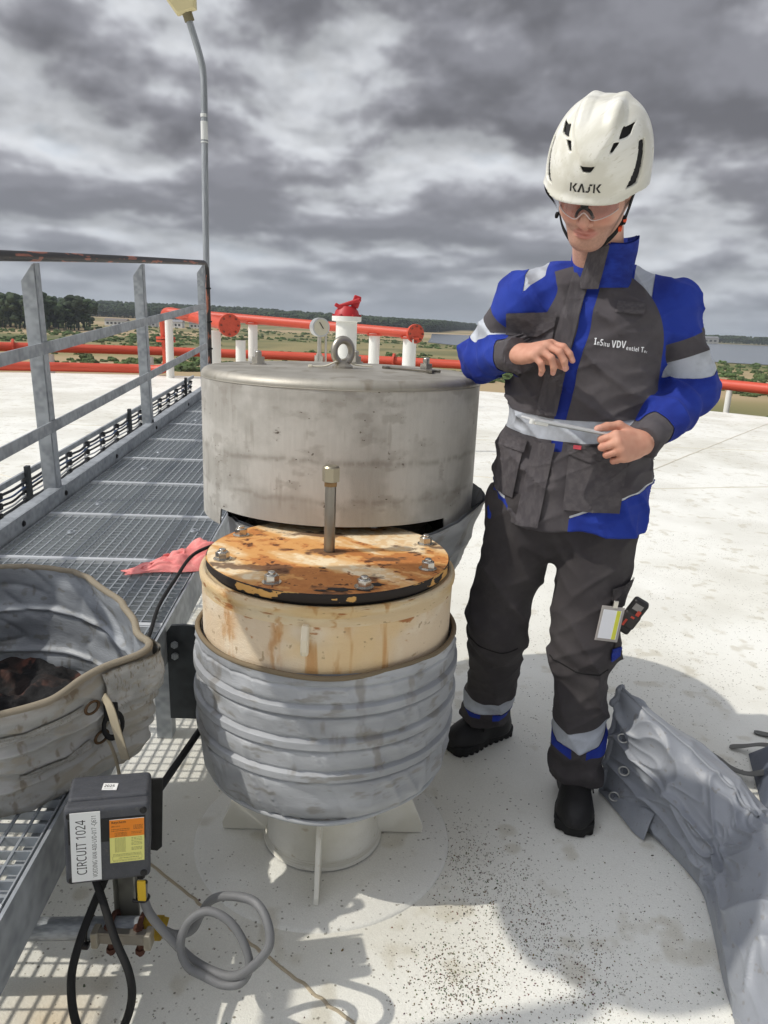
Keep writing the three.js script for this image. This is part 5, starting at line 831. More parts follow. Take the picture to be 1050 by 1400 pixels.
  const strapM = mat([18, 18, 20], 0.85), strapT = (pts, w, t = 0.002, nm = 'chin_strap') => { const cv = new THREE.CatmullRomCurve3(pts.map((p) => V(...p))); const s = sheet(40, 1, (u, v) => { const p = cv.getPoint(u), tg = cv.getTangent(u), out = V(p.x, 0, p.z).normalize(), sd = tg.clone().cross(out).normalize().multiplyScalar((v - 0.5) * w); return [p.x + sd.x, p.y + sd.y, p.z + sd.z]; }); part(nm, toHead(thick(s, t)), strapM, HG); };
  strapT([[0.098, 0.030, 0.035], [0.090, -0.01, 0.03], [0.080, -0.055, 0.030], [0.062, -0.092, 0.045], [0.03, -0.120, 0.06], [0, -0.126, 0.066], [-0.03, -0.120, 0.06], [-0.062, -0.092, 0.045], [-0.080, -0.055, 0.030]], 0.012);
  strapT([[0.100, 0.030, -0.03], [0.092, 0.0, -0.01], [0.084, -0.04, 0.018], [0.080, -0.058, 0.028]], 0.012); strapT([[-0.080, -0.055, 0.030], [-0.094, -0.032, 0.03], [-0.112, -0.005, 0.035], [-0.116, 0.02, 0.04], [-0.108, 0.034, 0.042]], 0.013); strapT([[-0.080, -0.055, 0.030], [-0.088, -0.03, 0.0], [-0.098, 0.02, -0.02]], 0.012);
  part('strap_buckle', toHead(join([rbox(0.009, 0.018, 0.016, 0.003, 0.078, -0.062, 0.032), rbox(0.008, 0.012, 0.014, 0.003, -0.083, -0.064, 0.032)])), strapM, HG);
  part('strap_clip', toHead(join([rbox(0.008, 0.012, 0.010, 0.002, 0.072, -0.080, 0.040), rbox(0.008, 0.008, 0.009, 0.002, 0.080, -0.060, 0.036)])), mat([226, 84, 40], 0.5), HG, 'orange clip');
  const GL = new THREE.Group(); GL.name = 'safety_glasses'; man.add(GL);
  const lens = sheet(60, 12, (u, v) => { const a = mix(-1.02, 1.02, u), e = Math.abs(u - 0.5) * 2, nose = 0.020 * Math.exp(-(((u - 0.5) / 0.075) ** 2)); const y = mix(-0.026 + nose + 0.012 * e * e, 0.024, v); return [Math.sin(a) * 0.080, y, 0.028 + Math.cos(a) * 0.090 + 0.006 * (1 - e) - 0.006 * v, u, v]; });
  part('lens', toHead(lens), phys([226, 200, 194], 0.04, 0, { transmission: 0.9, thickness: 0, ior: 1.5 }), GL);
  { const P = []; for (let i = 0; i <= 40; i++) { const u = i / 40, a = mix(-1.02, 1.02, u), e = Math.abs(u - 0.5) * 2, nose = 0.020 * Math.exp(-(((u - 0.5) / 0.075) ** 2)); P.push(V(Math.sin(a) * 0.080, -0.026 + nose + 0.012 * e * e, 0.028 + Math.cos(a) * 0.090 + 0.006 * (1 - e))); } part('lens_edge', toHead(tube(P, 0.0013, 80, 6)), mat([214, 196, 192], 0.2), GL); }
  part('nose_bridge', toHead(join([tube([[-0.020, -0.022, 0.112], [-0.012, -0.002, 0.121], [0, 0.006, 0.1245], [0.012, -0.002, 0.121], [0.020, -0.022, 0.112]], 0.0036, 30, 8), rbox(0.018, 0.010, 0.005, 0.002, 0, 0.008, 0.1235)])), blackPlastic, GL);
  for (const s of [-1, 1]) part('temple_arm', toHead(tube([[s * 0.066, 0.012, 0.076], [s * 0.078, 0.012, 0.05], [s * 0.083, 0.012, 0.0], [s * 0.081, -0.005, -0.03]], 0.0035, 20, 6)), blackPlastic, GL);
  // ---- things he holds and carries ----
  const a = V(0.350, 1.158, -1.765), b = V(0.572, 1.121, -1.812), ax = b.clone().sub(a), len = ax.length(); ax.normalize();
  const tl = thing('card_holder', 'thin pale card holder held level and edge on in his closed fist', 'card', a.toArray());
  const into = V(0.25, -0.085, -0.96), nr = ax.clone().cross(into).normalize().multiplyScalar(-1), dp = ax.clone().cross(nr).normalize(), MB = new THREE.Matrix4().makeBasis(ax, nr, dp); // long side, face, depth away from the camera
  const sgn = dp.z < 0 ? 1 : -1;
  part('sheet', rbox(len, 0.0055, 0.085, 0.002, len / 2, 0, sgn * 0.036).applyMatrix4(MB), mat([206, 208, 210], 0.4, 0.1), tl); part('edge_strip', rbox(len * 0.8, 0.0035, 0.006, 0.0015, len * 0.52, 0.0036, -sgn * 0.002).applyMatrix4(MB), mat([150, 152, 152], 0.4, 0.5), tl); part('clip', [rbox(0.036, 0.012, 0.02, 0.004, 0.022, 0.004, sgn * 0.004), new THREE.CylinderGeometry(0.007, 0.007, 0.012, 14).translate(0.0, 0.004, sgn * 0.004)].map((q) => q.applyMatrix4(MB)), mat([226, 226, 222], 0.3, 0.2), tl);
  const bd = thing('id_badge', 'clear badge holder with white card and yellow stripe on his thigh', 'badge', [0.628, 0.60, -1.862]); bd.rotation.set(-0.05, 0.12, -0.12);
  part('holder', rbox(0.066, 0.100, 0.003, 0.0012, 0, 0, 0), phys([196, 190, 186], 0.25, 0, { transmission: 0.35, thickness: 0 }), bd); part('card', box(0.052, 0.082, 0.0012, -0.001, -0.001, 0.0024), mat([226, 228, 234], 0.5), bd); part('stripe', box(0.011, 0.082, 0.0008, 0.017, -0.001, 0.0034), mat([206, 208, 70], 0.5), bd); part('clip', rbox(0.014, 0.022, 0.006, 0.002, 0.004, 0.056, 0.0), steel, bd);
  const rd = thing('gas_detector', 'small black gas detector clipped to his trouser pocket', 'gas detector', [0.700, 0.610, -1.905]); rd.rotation.set(0.1, -0.35, -0.42);
  part('casing', rbox(0.044, 0.112, 0.03, 0.009, 0, 0, 0, 3), mat([26, 25, 26], 0.5), rd); part('grip', rbox(0.047, 0.05, 0.022, 0.008, 0, -0.01, 0.006, 3), mat([44, 40, 40], 0.6), rd); part('red_marking', [box(0.010, 0.016, 0.001, 0.008, 0.022, 0.0175), box(0.006, 0.022, 0.001, -0.008, -0.02, 0.0178), box(0.010, 0.006, 0.001, 0.002, 0.004, 0.0178)], mat([170, 60, 44], 0.6), rd); part('display', box(0.024, 0.02, 0.001, -0.002, 0.036, 0.0158), mat([120, 118, 116], 0.3), rd);
}
// ---------- crumpled insulation pad on the roof, right ----------
{
  const o = thing('insulation_pad', 'crumpled grey insulation pad with metal D rings lying right of the man', 'insulation pad', [0.9, 0, -1.6]);
  // sections of the folded pad from its raised corner to the near end: left foot, left side, ridge, right side, right foot
  const S = [
    [[0.703, 0.0, -1.972], [0.712, 0.12, -1.980], [0.716, 0.24, -1.978], [0.722, 0.352, -1.975], [0.738, 0.25, -1.99], [0.748, 0.0, -2.0]],
    [[0.735, 0, -1.90], [0.748, 0.10, -1.885], [0.752, 0.21, -1.882], [0.776, 0.320, -1.885], [0.838, 0.24, -1.93], [0.90, 0, -1.98]],
    [[0.80, 0, -1.76], [0.803, 0.10, -1.742], [0.818, 0.19, -1.752], [0.866, 0.274, -1.775], [0.955, 0.19, -1.83], [1.06, 0, -1.90]],
    [[0.84, 0, -1.63], [0.842, 0.09, -1.618], [0.872, 0.160, -1.634], [0.932, 0.228, -1.665], [1.03, 0.16, -1.71], [1.15, 0, -1.77]],
    [[0.846, 0, -1.55], [0.860, 0.07, -1.545], [0.902, 0.13, -1.562], [0.955, 0.196, -1.58], [1.04, 0.14, -1.61], [1.14, 0, -1.65]],
    [[0.82, 0, -1.43], [0.812, 0.11, -1.41], [0.868, 0.20, -1.42], [0.97, 0.250, -1.46], [1.09, 0.18, -1.49], [1.2, 0, -1.52]],
    [[0.78, 0, -1.27], [0.766, 0.12, -1.25], [0.826, 0.215, -1.26], [0.96, 0.268, -1.29], [1.1, 0.2, -1.31], [1.24, 0, -1.33]],
    [[0.76, 0, -1.08], [0.755, 0.11, -1.07], [0.82, 0.19, -1.07], [0.95, 0.225, -1.08], [1.1, 0.16, -1.08], [1.22, 0, -1.08]],
    [[0.8, 0, -0.92], [0.81, 0.04, -0.9], [0.86, 0.08, -0.9], [0.95, 0.09, -0.9], [1.05, 0.06, -0.9], [1.15, 0, -0.9]]];
  const cr = (a, b, c, d, t) => 0.5 * (2 * b + (c - a) * t + (2 * a - 5 * b + 4 * c - d) * t * t + (3 * b - a - 3 * c + d) * t * t * t);
  const pick = (A, t) => { const n = A.length - 1, q = clamp(t) * n, i = Math.min(n - 1, Math.floor(q)), f = q - i, P = (k) => A[clamp(k, 0, n)]; return [0, 1, 2].map((k) => cr(P(i - 1)[k], P(i)[k], P(i + 1)[k], P(i + 2)[k], f)); };
  const base = (u, v) => pick(S.map((r) => pick(r, v)), u);
  const surf = (u, v) => {
    const p = base(u, v), du = base(Math.min(u + 0.01, 1), v).map((c, i) => c - base(Math.max(u - 0.01, 0), v)[i]), dv = base(u, Math.min(v + 0.01, 1)).map((c, i) => c - base(u, Math.max(v - 0.01, 0))[i]);
    let n = [du[1] * dv[2] - du[2] * dv[1], du[2] * dv[0] - du[0] * dv[2], du[0] * dv[1] - du[1] * dv[0]]; const l = Math.hypot(...n) || 1; n = n.map((c) => -c / l);
    const foot = sstep(0, 0.13, v) * sstep(1, 0.88, v), pinch = Math.exp(-(((u - 0.5) / 0.10) ** 2));
    const sharp = (q, k) => 1 - Math.pow(Math.abs(q * 2 - 1), k); // valleys with a sharp bottom
    const w1 = vn2(v * 5 + u * 4, u * 4.5 - v * 2, 0, 731), w2 = vn2(v * 12 - u * 5, u * 8 + v * 4, 0, 733), w3 = vn2(v * 5 - u * 8, u * 9 + v * 5, 0, 735);
    let d = -0.020 * Math.pow(1 - Math.abs(w1 * 2 - 1), 5) - 0.005 * Math.pow(1 - Math.abs(w2 * 2 - 1), 5) - 0.010 * Math.pow(1 - Math.abs(w3 * 2 - 1), 6) + 0.014 * (w1 - 0.5);
    d -= pinch * 0.022 * Math.pow(1 - Math.abs(vn2(v * 16 + u * 4, u * 2, 0, 737) * 2 - 1), 2);
    for (const c of [0.17, 0.33]) if (u < 0.46) d -= 0.014 * Math.exp(-(((v - c - 0.02 * Math.sin(u * 12)) / 0.012) ** 2)) * sstep(0.46, 0.36, u); // quilt rows on the left side
    d += 0.006 * Math.exp(-(((v - 0.6) / 0.03) ** 2)) * sstep(0.5, 0.4, u); d *= foot;
    return [p[0] + n[0] * d - 0.9, Math.max(0.002, p[1] + n[1] * d), p[2] + n[2] * d + 1.6, u * 2.2, v * 1.1];
  };
  const cl = phys([152, 155, 160], 0.44, 0, { map: rep(tex(512, 512, (u, v) => { const a = fbm2(u * 6, v * 6, 6, 5, 701), b = fbm2(u * 40, v * 40, 40, 3, 702); return lerp3(lerp3([222, 224, 228], [250, 252, 255], a), [196, 184, 168], sstep(0.70, 0.82, b) * 0.4); }), 1), bumpMap: rep(clothBump, 9), bumpScale: 0.0006, sheen: 0.3, sheenRoughness: 0.4 });
  part('pad_cloth', sheet(260, 200, (u, v) => surf(u, v)), cl, o);
  { const P = []; for (let i = 0; i <= 60; i++) { const q = surf(0.003 + i / 60 * 0.52, 0.60); P.push(V(q[0], q[1] + 0.002, q[2])); } part('edge_seam', tube(P, 0.0045, 160, 8), cl, o); const Q = []; for (let i = 0; i <= 40; i++) { const q = surf(0.004, i / 40 * 0.62); Q.push(V(...q.slice(0, 3))); } part('end_hem', tube(Q, 0.009, 100, 8), cl, o); }
  const fl = sheet(24, 16, (u, v) => { const w = mix(0.004, 0.062, sstep(0, 0.9, u)), x = mix(0.697, 0.802, u), z = mix(-1.960, -1.780, u); const h = Math.sin(v * Math.PI) * mix(0.01, 0.075, u) + 0.006 * vn2(u * 6, v * 4, 0, 741); return [x - 0.9 - 0.82 * w * (0.8 - v * 1.4), 0.003 + h, z + 1.6 + 0.57 * w * (0.8 - v * 1.4), u, v]; }); part('corner_flap', fl, cl, o);
  const ringM = mat([186, 186, 182], 0.28, 0.9), tabM = mat([84, 88, 96], 0.8);
  for (const [u, v] of [[0.075, 0.40], [0.095, 0.235], [0.10, 0.085]]) { const q = surf(u, v); part('d_ring', [new THREE.TorusGeometry(0.0145, 0.0026, 8, 24).scale(1, 0.85, 1).rotateY(-0.5).rotateX(-0.35).translate(q[0] - 0.006, q[1], q[2] + 0.014)], ringM, o); part('ring_tab', rbox(0.034, 0.020, 0.006, 0.002).rotateY(-0.6).translate(q[0] + 0.010, q[1] - 0.002, q[2] + 0.014), tabM, o); }
}
{
  const o = thing('insulation_pouch', 'dark blue grey insulation pouch with loose straps at the right edge', 'insulation pouch', [1.35, 0, -2.05]);
  const m = phys([78, 84, 96], 0.6, 0, { bumpMap: rep(clothBump, 8), bumpScale: 0.001 });
  const g = sheet(60, 40, (u, v) => { const x = mix(-0.14, 0.40, u), z = mix(-0.16, 0.14, v), ed = Math.pow(Math.min(1, Math.min(u, 1 - u) * 7), 0.5) * Math.pow(Math.min(1, Math.min(v, 1 - v) * 5), 0.5); return [x + 0.10 * (v - 0.6) * -1, 0.006 + ed * (0.085 + 0.03 * vn2(u * 4, v * 4, 0, 711)) + 0.02 * u * ed, z + 0.1 * u, u, v]; });
  part('pouch', g, m, o); const base = sheet(10, 10, (u, v) => { const x = mix(-0.14, 0.40, u), z = mix(-0.16, 0.14, v); return [x + 0.10 * (v - 0.6) * -1, 0.004, z + 0.1 * u, u, v]; }); part('pouch_base', base, m, o);
  const w = mat([112, 112, 108], 0.85, 0, { bumpMap: rep(clothBump, 10), bumpScale: 0.0012 });
  const strap = (pts) => { const cv = new THREE.CatmullRomCurve3(pts.map((p) => V(...p))); part('strap', thick(sheet(40, 2, (u, v) => { const p = cv.getPoint(u), t = cv.getTangent(u), l = Math.hypot(t.x, t.z) || 1, k = (v - 0.5) * 0.03 * (1 - 0.3 * sstep(0.92, 1, u)); return [p.x - t.z / l * k, p.y, p.z + t.x / l * k, u, v]; }), 0.002), w, o); };
  strap([[-0.10, 0.06, 0.02], [-0.16, 0.035, 0.0], [-0.19, 0.012, -0.07], [-0.20, 0.004, -0.13], [-0.225, 0.003, -0.18]]); strap([[0.0, 0.07, -0.10], [-0.05, 0.05, -0.15], [-0.09, 0.02, -0.185], [-0.125, 0.004, -0.205]]); strap([[0.12, 0.09, -0.12], [0.1, 0.05, -0.21], [0.06, 0.01, -0.28], [0.01, 0.004, -0.31]]);
}
// ---------- pipework at the roof edge, lamp post ----------
const redPaint = mat([212, 86, 62], 0.5, 0, { map: tex(512, 256, (u, v) => { const a = fbm2(u * 10, v * 5, 10, 5, 801), b = fbm2(u * 40, v * 20, 40, 4, 802); return lerp3(lerp3([222, 214, 210], [255, 250, 246], a), [214, 190, 176], sstep(0.6, 0.8, b)); }) });
const whitePaint = mat([226, 226, 220], 0.6), flangeBolts = mat([120, 60, 48], 0.6);
{
  const ringPt = (th, R, y) => V(ROOF.x + Math.cos(th) * R, y, ROOF.z - Math.sin(th) * R);
  const ring = thing('ring_main', 'long red water pipe running round the tank roof edge on white stands', 'pipe', [ROOF.x, 0, ROOF.z]);
  const at = (g) => g.translate(-ROOF.x, 0, -ROOF.z); const P = []; for (let i = 0; i <= 60; i++) P.push(ringPt(mix(0.42, 2.5, i / 60), 16, mix(0.26, 0.45, sstep(0.42, 1.1, mix(0.42, 2.5, i / 60)))));
  part('pipe', at(tube(P, 0.108, 260, 14)), redPaint, ring);
  for (let i = 0; i < 13; i++) { const th = 0.6 + i * 0.145, a = ringPt(th, 16, 0.3), b = ringPt(th, 15.15, -0.32); part('stand', at(join([rod(V(a.x, -0.32, a.z), a, 0.06, 10), rod(V(a.x, -0.3, a.z), b, 0.05, 8)])), whitePaint, ring); if (i % 2) { const q = ringPt(th + 0.05, 16, 0.45), q2 = ringPt(th + 0.053, 16, 0.45); part('flange', at(rod(q, q2, 0.19, 20)), redPaint, ring); } }
  const low = thing('riser_pipe', 'lower red pipe at the left roof edge rising in an elbow behind the handrail', 'pipe', [-5.3, 0, -17.7]); const la = (g) => g.translate(5.3, 0, 17.7);
  const Q = []; for (let i = 0; i <= 14; i++) { const th = mix(2.35, 1.77, i / 14); Q.push(ringPt(th, 15.25, 0.05)); } Q.push(V(-5.55, 0.06, -17.88), V(-5.36, 0.14, -17.8), V(-5.3, 0.42, -17.7), V(-5.3, 0.9, -17.6), V(-5.3, 1.18, -17.55), V(-5.22, 1.36, -17.4), V(-5.05, 1.40, -17.1), V(-4.3, 1.34, -15.8), V(-2.9, 1.215, -13.4));
  part('pipe', la(tube(Q, 0.108, 260, 14)), redPaint, low); const dir = V(-2.9, 1.215, -13.4).sub(V(-4.3, 1.34, -15.8)).normalize();
  const fl = (p, d, r, w, par, mv) => { const q = p.clone().addScaledVector(d, w); const f = part('flange', mv(rod(p, q, r, 24)), redPaint, par); for (let k = 0; k < 8; k++) { const u = V(0, 1, 0).cross(d).normalize(), v = d.clone().cross(u); const c = q.clone().addScaledVector(u, Math.cos(k * 0.785) * r * 0.78).addScaledVector(v, Math.sin(k * 0.785) * r * 0.78); part('flange_bolt', mv(rod(c, c.clone().addScaledVector(d, 0.03), 0.018, 6)), flangeBolts, f); } };
  fl(V(-2.9, 1.215, -13.4), dir, 0.2, 0.06, low, la); fl(V(-5.3, 0.72, -17.63), V(0, 1, 0), 0.22, 0.05, low, la); fl(V(-5.3, 0.79, -17.62), V(0, 1, 0), 0.22, 0.05, low, la);
  for (const [x, z, h, r] of [[-5.12, -17.3, 1.25, 0.09], [-3.3, -13.9, 1.1, 0.14], [-2.75, -13.7, 0.95, 0.09]]) part('stand', la(rod(V(x, roofY(x, z), z), V(x, h, z), r, 14)), whitePaint, low);
  const up = thing('branch_pipe', 'straight red branch pipe ending in a bolted round flange behind the hood', 'pipe', [-1, 0, -14]); const ua = (g) => g.translate(1, 0, 14);
  const A = V(-4.6, 1.40, -15.6), B = V(0.40, 1.205, -13.1), dd = B.clone().sub(A).normalize(); part('pipe', ua(rod(A, B, 0.085, 16)), redPaint, up); fl(B, dd.clone().add(V(-0.2, 0, 0.8)).normalize(), 0.165, 0.05, up, ua);
  for (const [t, r] of [[0.38, 0.09], [0.86, 0.10], [0.985, 0.12]]) { const p = A.clone().lerp(B, t); part('stand', ua(rod(V(p.x, roofY(p.x, p.z), p.z), V(p.x, p.y - 0.06, p.z), r, 14)), whitePaint, up); part('saddle', ua(box(r * 2.6, 0.03, 0.25, p.x, p.y - 0.08, p.z)), redPaint, up); }
}
{
  const v = thing('white_nozzle', 'white roof nozzle with a red hinged hatch on top, behind the hood', 'nozzle', [-0.60, 0, -10]); const y0 = roofY(-0.6, -10);
  part('pipe', sharpLathe([[0.14, y0], [0.14, 1.36], [0.195, 1.37], [0.195, 1.43], [0, 1.432]], 32), whitePaint, v);
  const red = mat([176, 34, 40], 0.5); part('hatch', [sharpLathe([[0.0, 1.56], [0.10, 1.56], [0.15, 1.50], [0.17, 1.432], [0, 1.432]], 28), rbox(0.30, 0.05, 0.16, 0.02).rotateZ(0.34).translate(0.04, 1.60, 0.02), rbox(0.10, 0.16, 0.10, 0.02).rotateZ(-0.3).translate(0.12, 1.62, 0), rbox(0.12, 0.05, 0.06, 0.015).rotateZ(-0.5).translate(-0.1, 1.55, 0.08)], red, v);
  for (let k = 0; k < 6; k++) part('hatch_bolt', hexNut(0.018, 0.03, Math.cos(k) * 0.175, 1.44, Math.sin(k) * 0.175), red, v);
  const g = thing('pressure_gauge', 'round silver pressure gauge on a thin stem behind the hood', 'gauge', [-0.765, 0, -8]); const gy = roofY(-0.765, -8);
  part('stem', [rod(V(0, gy, 0), V(0, 1.2, 0), 0.022, 12), rod(V(0, 0.88, 0), V(0, 1.0, 0), 0.05, 12), rod(V(0, 0.98, 0), V(0, 1.02, 0), 0.035, 6), rod(V(0.07, 0.8, 0), V(0.07, 1.22, 0), 0.012, 8)], steel, g);
  const c = part('case', new THREE.CylinderGeometry(0.098, 0.098, 0.09, 32).rotateX(Math.PI / 2).rotateY(0.5).translate(0, 1.295, 0), mat([196, 198, 198], 0.35, 0.6), g); part('dial', new THREE.CylinderGeometry(0.082, 0.082, 0.004, 32).rotateX(Math.PI / 2).translate(0, 0, 0.047).rotateY(0.5).translate(0, 1.295, 0), mat([206, 200, 178], 0.4), c); part('needle', box(0.008, 0.08, 0.004, 0, 0.02, 0.052, 0, 0, 0.6).rotateY(0.5).translate(0, 1.295, 0), blackPlastic, c);
}
{
  const lp = thing('lamp_post', 'tall bent galvanised lamp post with cream lamp head behind the handrail', 'lamp post', [-1.862, 0, -7.6]);
  const y0 = roofY(-1.86, -7.6); part('pole', tube([[0, y0, 0], [0.002, 1.5, 0], [0.006, 2.5, 0], [0.012, 3.4, 0], [0.006, 3.58, 0], [-0.025, 3.72, 0.02], [-0.11, 4.0, 0.07]].map((p) => V(...p)), 0.031, 80, 14), galv, lp);
  part('base_plate', box(0.25, 0.02, 0.25, 0, y0 + 0.01, 0), galv, lp); part('number_sticker', [new THREE.CylinderGeometry(0.0335, 0.0335, 0.16, 16, 1, true).translate(0.009, 3.06, 0), new THREE.CylinderGeometry(0.0335, 0.0335, 0.03, 16, 1, true).translate(0.009, 3.19, 0), new THREE.CylinderGeometry(0.0345, 0.0345, 0.012, 16, 1, true).translate(0.009, 2.96, 0)], mat([214, 216, 214], 0.5), lp);
  const H = part('lamp_head', extrude([[-0.075, 0], [0.075, 0], [0.13, 0.16], [0.14, 0.42], [0.08, 0.62], [-0.08, 0.62], [-0.14, 0.42], [-0.13, 0.16]], 0.12, 0.02).rotateX(0.25).rotateZ(0.32).translate(-0.115, 4.03, 0.08), mat([214, 202, 158], 0.5), lp); part('lamp_collar', rod(V(-0.09, 3.95, 0.06), V(-0.125, 4.06, 0.085), 0.045, 14), mat([120, 112, 84], 0.6), H);
}
// ---------- land, lake, woods ----------
const hillY = (x, z) => -15 + 20 * sstep(1250, 2000, -z) * sstep(500, -500, x + 0.15 * -z * 0) * (0.75 + 0.5 * vn2(x / 420, z / 500, 0, 851)) + 26 * Math.exp(-(((x + 1150) / 420) ** 2 + ((z + 2700) / 700) ** 2));
{
  const nr = 170, na = 512, pos = [], col = [], idx = [], c = new THREE.Color();
  for (let j = 0; j <= nr; j++) for (let i = 0; i <= na; i++) {
    const th = i / na * 2 * Math.PI, r = 8 + 22000 * Math.pow(j / nr, 3.4), x = Math.cos(th) * r, z = Math.sin(th) * r; pos.push(x, hillY(x, z), z);
    const a = fbm2(x / 150 + 3, z / 70, 0, 5, 861), b = fbm2(x / 40, z / 26, 0, 4, 863), s = fbm2(x / 260 + 9, z / 110 + 4, 0, 4, 865);
    let k = lerp3([0.125, 0.135, 0.045], [0.27, 0.225, 0.10], sstep(0.30, 0.56, a)); k = lerp3(k, [0.075, 0.095, 0.03], sstep(0.52, 0.72, b) * 0.7); k = lerp3(k, [0.40, 0.30, 0.17], sstep(0.46, 0.60, s + (b - 0.5) * 0.25)); k = lerp3(k, [0.12, 0.125, 0.05], sstep(1500, 3000, r)); col.push(...k);
  }
  for (let j = 0; j < nr; j++) for (let i = 0; i < na; i++) { const a = j * (na + 1) + i, b = a + 1, d = a + na + 1, e = d + 1; idx.push(a, b, e, a, e, d); }
  const g = new THREE.BufferGeometry(); g.setAttribute('position', new THREE.Float32BufferAttribute(pos, 3)); g.setAttribute('color', new THREE.Float32BufferAttribute(col, 3)); g.setIndex(idx); g.computeVertexNormals();
  struct('land', g, new THREE.MeshStandardMaterial({ vertexColors: true, roughness: 1, side: THREE.DoubleSide }));
  const shore = [[34, -700], [52, -640], [90, -596], [150, -536], [219, -482], [300, -452], [520, -430], [1200, -560], [3200, -1400], [2600, -1900], [1400, -1840], [900, -1790], [780, -1755], [500, -2050], [208, -2500], [120, -1900], [75, -1400], [50, -950]];
  const s = new THREE.Shape(shore.map(([x, z]) => new THREE.Vector2(x, -z))); struct('lake', new THREE.ShapeGeometry(s).rotateX(-Math.PI / 2).translate(0, -14.6, 0), mat([84, 92, 102], 0.16, 0));
}
function clumpTree(seed, cone) { // trunk and crown of uneven leaf clumps, one unit high
  const r = rng(seed), parts = [new THREE.CylinderGeometry(0.012, 0.022, 0.5, 6).translate(0, 0.25, 0)], n = 26;
  for (let i = 0; i < n; i++) {
    const h = cone ? 0.2 + 0.8 * Math.pow(i / n, 0.9) : 0.28 + 0.66 * r(), w = cone ? 0.20 * (1.08 - h) + 0.02 : 0.24 * Math.sqrt(Math.max(0.05, 1 - ((h - 0.6) / 0.42) ** 2)), a = r() * 6.283, q = w * Math.sqrt(r());
    const g = new THREE.IcosahedronGeometry((cone ? 0.055 : 0.085) * (0.7 + 0.7 * r()), 1), p = g.attributes.position; const sd = seed * 50 + i;
    for (let k = 0; k < p.count; k++) { const f = 0.62 + 0.75 * vn3(p.getX(k) * 26, p.getY(k) * 26, p.getZ(k) * 26, sd % 97); p.setXYZ(k, p.getX(k) * f, p.getY(k) * f * 0.85, p.getZ(k) * f); }
    g.computeVertexNormals(); parts.push(g.translate(Math.cos(a) * q, Math.min(h, 0.97), Math.sin(a) * q));
  }
  return join(parts);
}
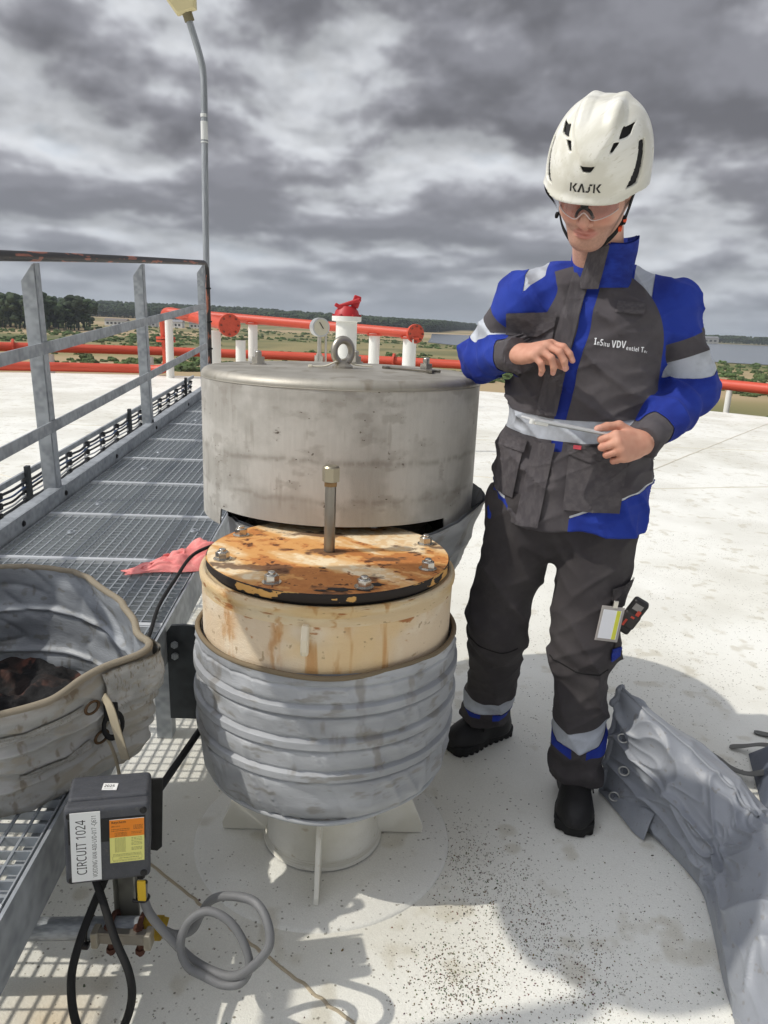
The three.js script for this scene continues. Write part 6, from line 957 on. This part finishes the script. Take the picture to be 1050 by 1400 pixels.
{
  const inst = (name, label, cat, geo, color, spots) => { const m = new THREE.InstancedMesh(geo, mat(color, 0.95), spots.length), M = new THREE.Matrix4(), Q = new THREE.Quaternion(), c = new THREE.Color(); spots.forEach(([x, z, h, w, t], i) => { Q.setFromAxisAngle(V(0, 1, 0), i * 2.4); M.compose(V(x, (x * x + z * z > 90000 ? hillY(x, z) : -15) - 0.3, z), Q, V(h * w, h, h * w)); m.setMatrixAt(i, M); m.setColorAt(i, c.setRGB(t, t * (0.95 + 0.2 * hash(i, 3, 1)), t * 0.9)); }); m.name = numbered(name); m.userData = { kind: 'stuff', label, category: cat }; m.castShadow = m.receiveShadow = true; scene.add(m); };
  const r = rng(901), G = [clumpTree(1, false), clumpTree(2, true), clumpTree(3, false)], green = new THREE.Color().setRGB(0.034, 0.052, 0.022), pine = new THREE.Color().setRGB(0.022, 0.038, 0.02);
  // wood at the far left
  const wl = [[], [], []]; for (let i = 0; i < 330; i++) { const x = -560 + r() * 310, z = -575 - r() * 160; if (x > -238 - (-z - 575) * 0.34) continue; wl[i % 3].push([x, z, 21 + r() * 8, 0.9 + r() * 0.4, 0.8 + r() * 0.5]); }
  wl.forEach((s, i) => inst('wood', 'dark green wood behind the handrail at far left', 'wood', G[i], i === 1 ? pine : green, s));
  // tree belt along the horizon
  const far = [[], [], []]; for (let i = 0; i < 7200; i++) { const u = r(), x = mix(-1500, 260, u), z = -1480 - r() * r() * 620 - sstep(60, 260, x) * 900; far[i % 3].push([x, z, 15 + r() * 9, 1.0 + r() * 0.6, 0.75 + r() * 0.5]); }
  for (let i = 0; i < 1500; i++) { const t = r(), x = mix(180, 1500, t), z = mix(-2600, -1850, Math.min(1, t * 1.6)) - 30 - r() * 260; far[i % 3].push([x, z, 13 + r() * 9, 1.3 + r() * 0.8, 0.8 + r() * 0.5]); }
  far.forEach((s, i) => inst('tree_belt', 'continuous dark tree belt along the horizon', 'trees', G[i], i === 1 ? pine : green, s));
  // scrub on the sandy field
  const bush = (() => { const q = rng(7), L = []; for (let i = 0; i < 16; i++) { const g = new THREE.IcosahedronGeometry(0.2 + 0.16 * q(), 1), p = g.attributes.position; for (let k = 0; k < p.count; k++) { const f = 0.6 + 0.8 * vn3(p.getX(k) * 11, p.getY(k) * 11, p.getZ(k) * 11, i); p.setXYZ(k, p.getX(k) * f, p.getY(k) * f, p.getZ(k) * f); } g.computeVertexNormals(); L.push(g.translate((q() - 0.5) * 0.9, 0.12 + q() * 0.5, (q() - 0.5) * 0.9)); } return join(L); })();
  const sc = []; for (let i = 0; i < 16000 && sc.length < 5200; i++) { const a = mix(-0.75, 0.8, r()), d = 120 + 900 * Math.pow(r(), 1.5), x = Math.sin(a) * d, z = -Math.cos(a) * d; if (x > 30 && z < -455 - 0.9 * Math.max(0, 230 - x)) continue; if (fbm2(x / 70, z / 40, 0, 4, 871) < 0.47) continue; sc.push([x, z, 1.2 + 2.2 * r() * r(), 0.9 + 0.6 * r(), 0.8 + 0.6 * r()]); }
  inst('scrub', 'low green bushes dotted over the sandy field', 'bushes', bush, new THREE.Color().setRGB(0.07, 0.10, 0.035), sc);
  // reeds and bank along the lake's near shore
  // sheds beyond the field
  const shed = (x, z, w, h, d, wall, roof, label) => { const t = thing('shed', label, 'building', [x, -15.1, z], 'sheds beyond the field'); part('wall', box(w, h, d, 0, h / 2, 0), mat(wall, 0.8), t); part('roof', extrude([[-d / 2 - 0.6, 0], [d / 2 + 0.6, 0], [0, h * 0.4]], w + 1, 0).rotateY(Math.PI / 2).translate(0, h, 0), mat(roof, 0.8), t); for (let k = 0; k < 5; k++) part('window', box(w * 0.1, h * 0.35, 0.2, (k - 2) * w * 0.18, h * 0.5, d / 2 + 0.12), mat([60, 64, 72], 0.3), t); };
  shed(-330, -905, 26, 6, 12, [216, 218, 218], [120, 112, 108], 'long pale shed furthest left beyond the field'); shed(-296, -915, 22, 6, 12, [190, 192, 196], [150, 72, 62], 'pale shed with reddish roof left of centre in the row'); shed(-268, -925, 24, 7, 12, [222, 224, 226], [140, 140, 144], 'white shed with grey roof right of the reddish roof'); shed(-238, -935, 24, 6, 12, [204, 206, 204], [96, 98, 104], 'grey white shed furthest right behind the handrail post'); shed(760, -1830, 60, 12, 18, [170, 172, 172], [120, 120, 122], 'low grey hall on the far lake shore');
}
scene.fog = new THREE.FogExp2(0xb4bcc6, 0.00011);
renderer.render(scene, camera);
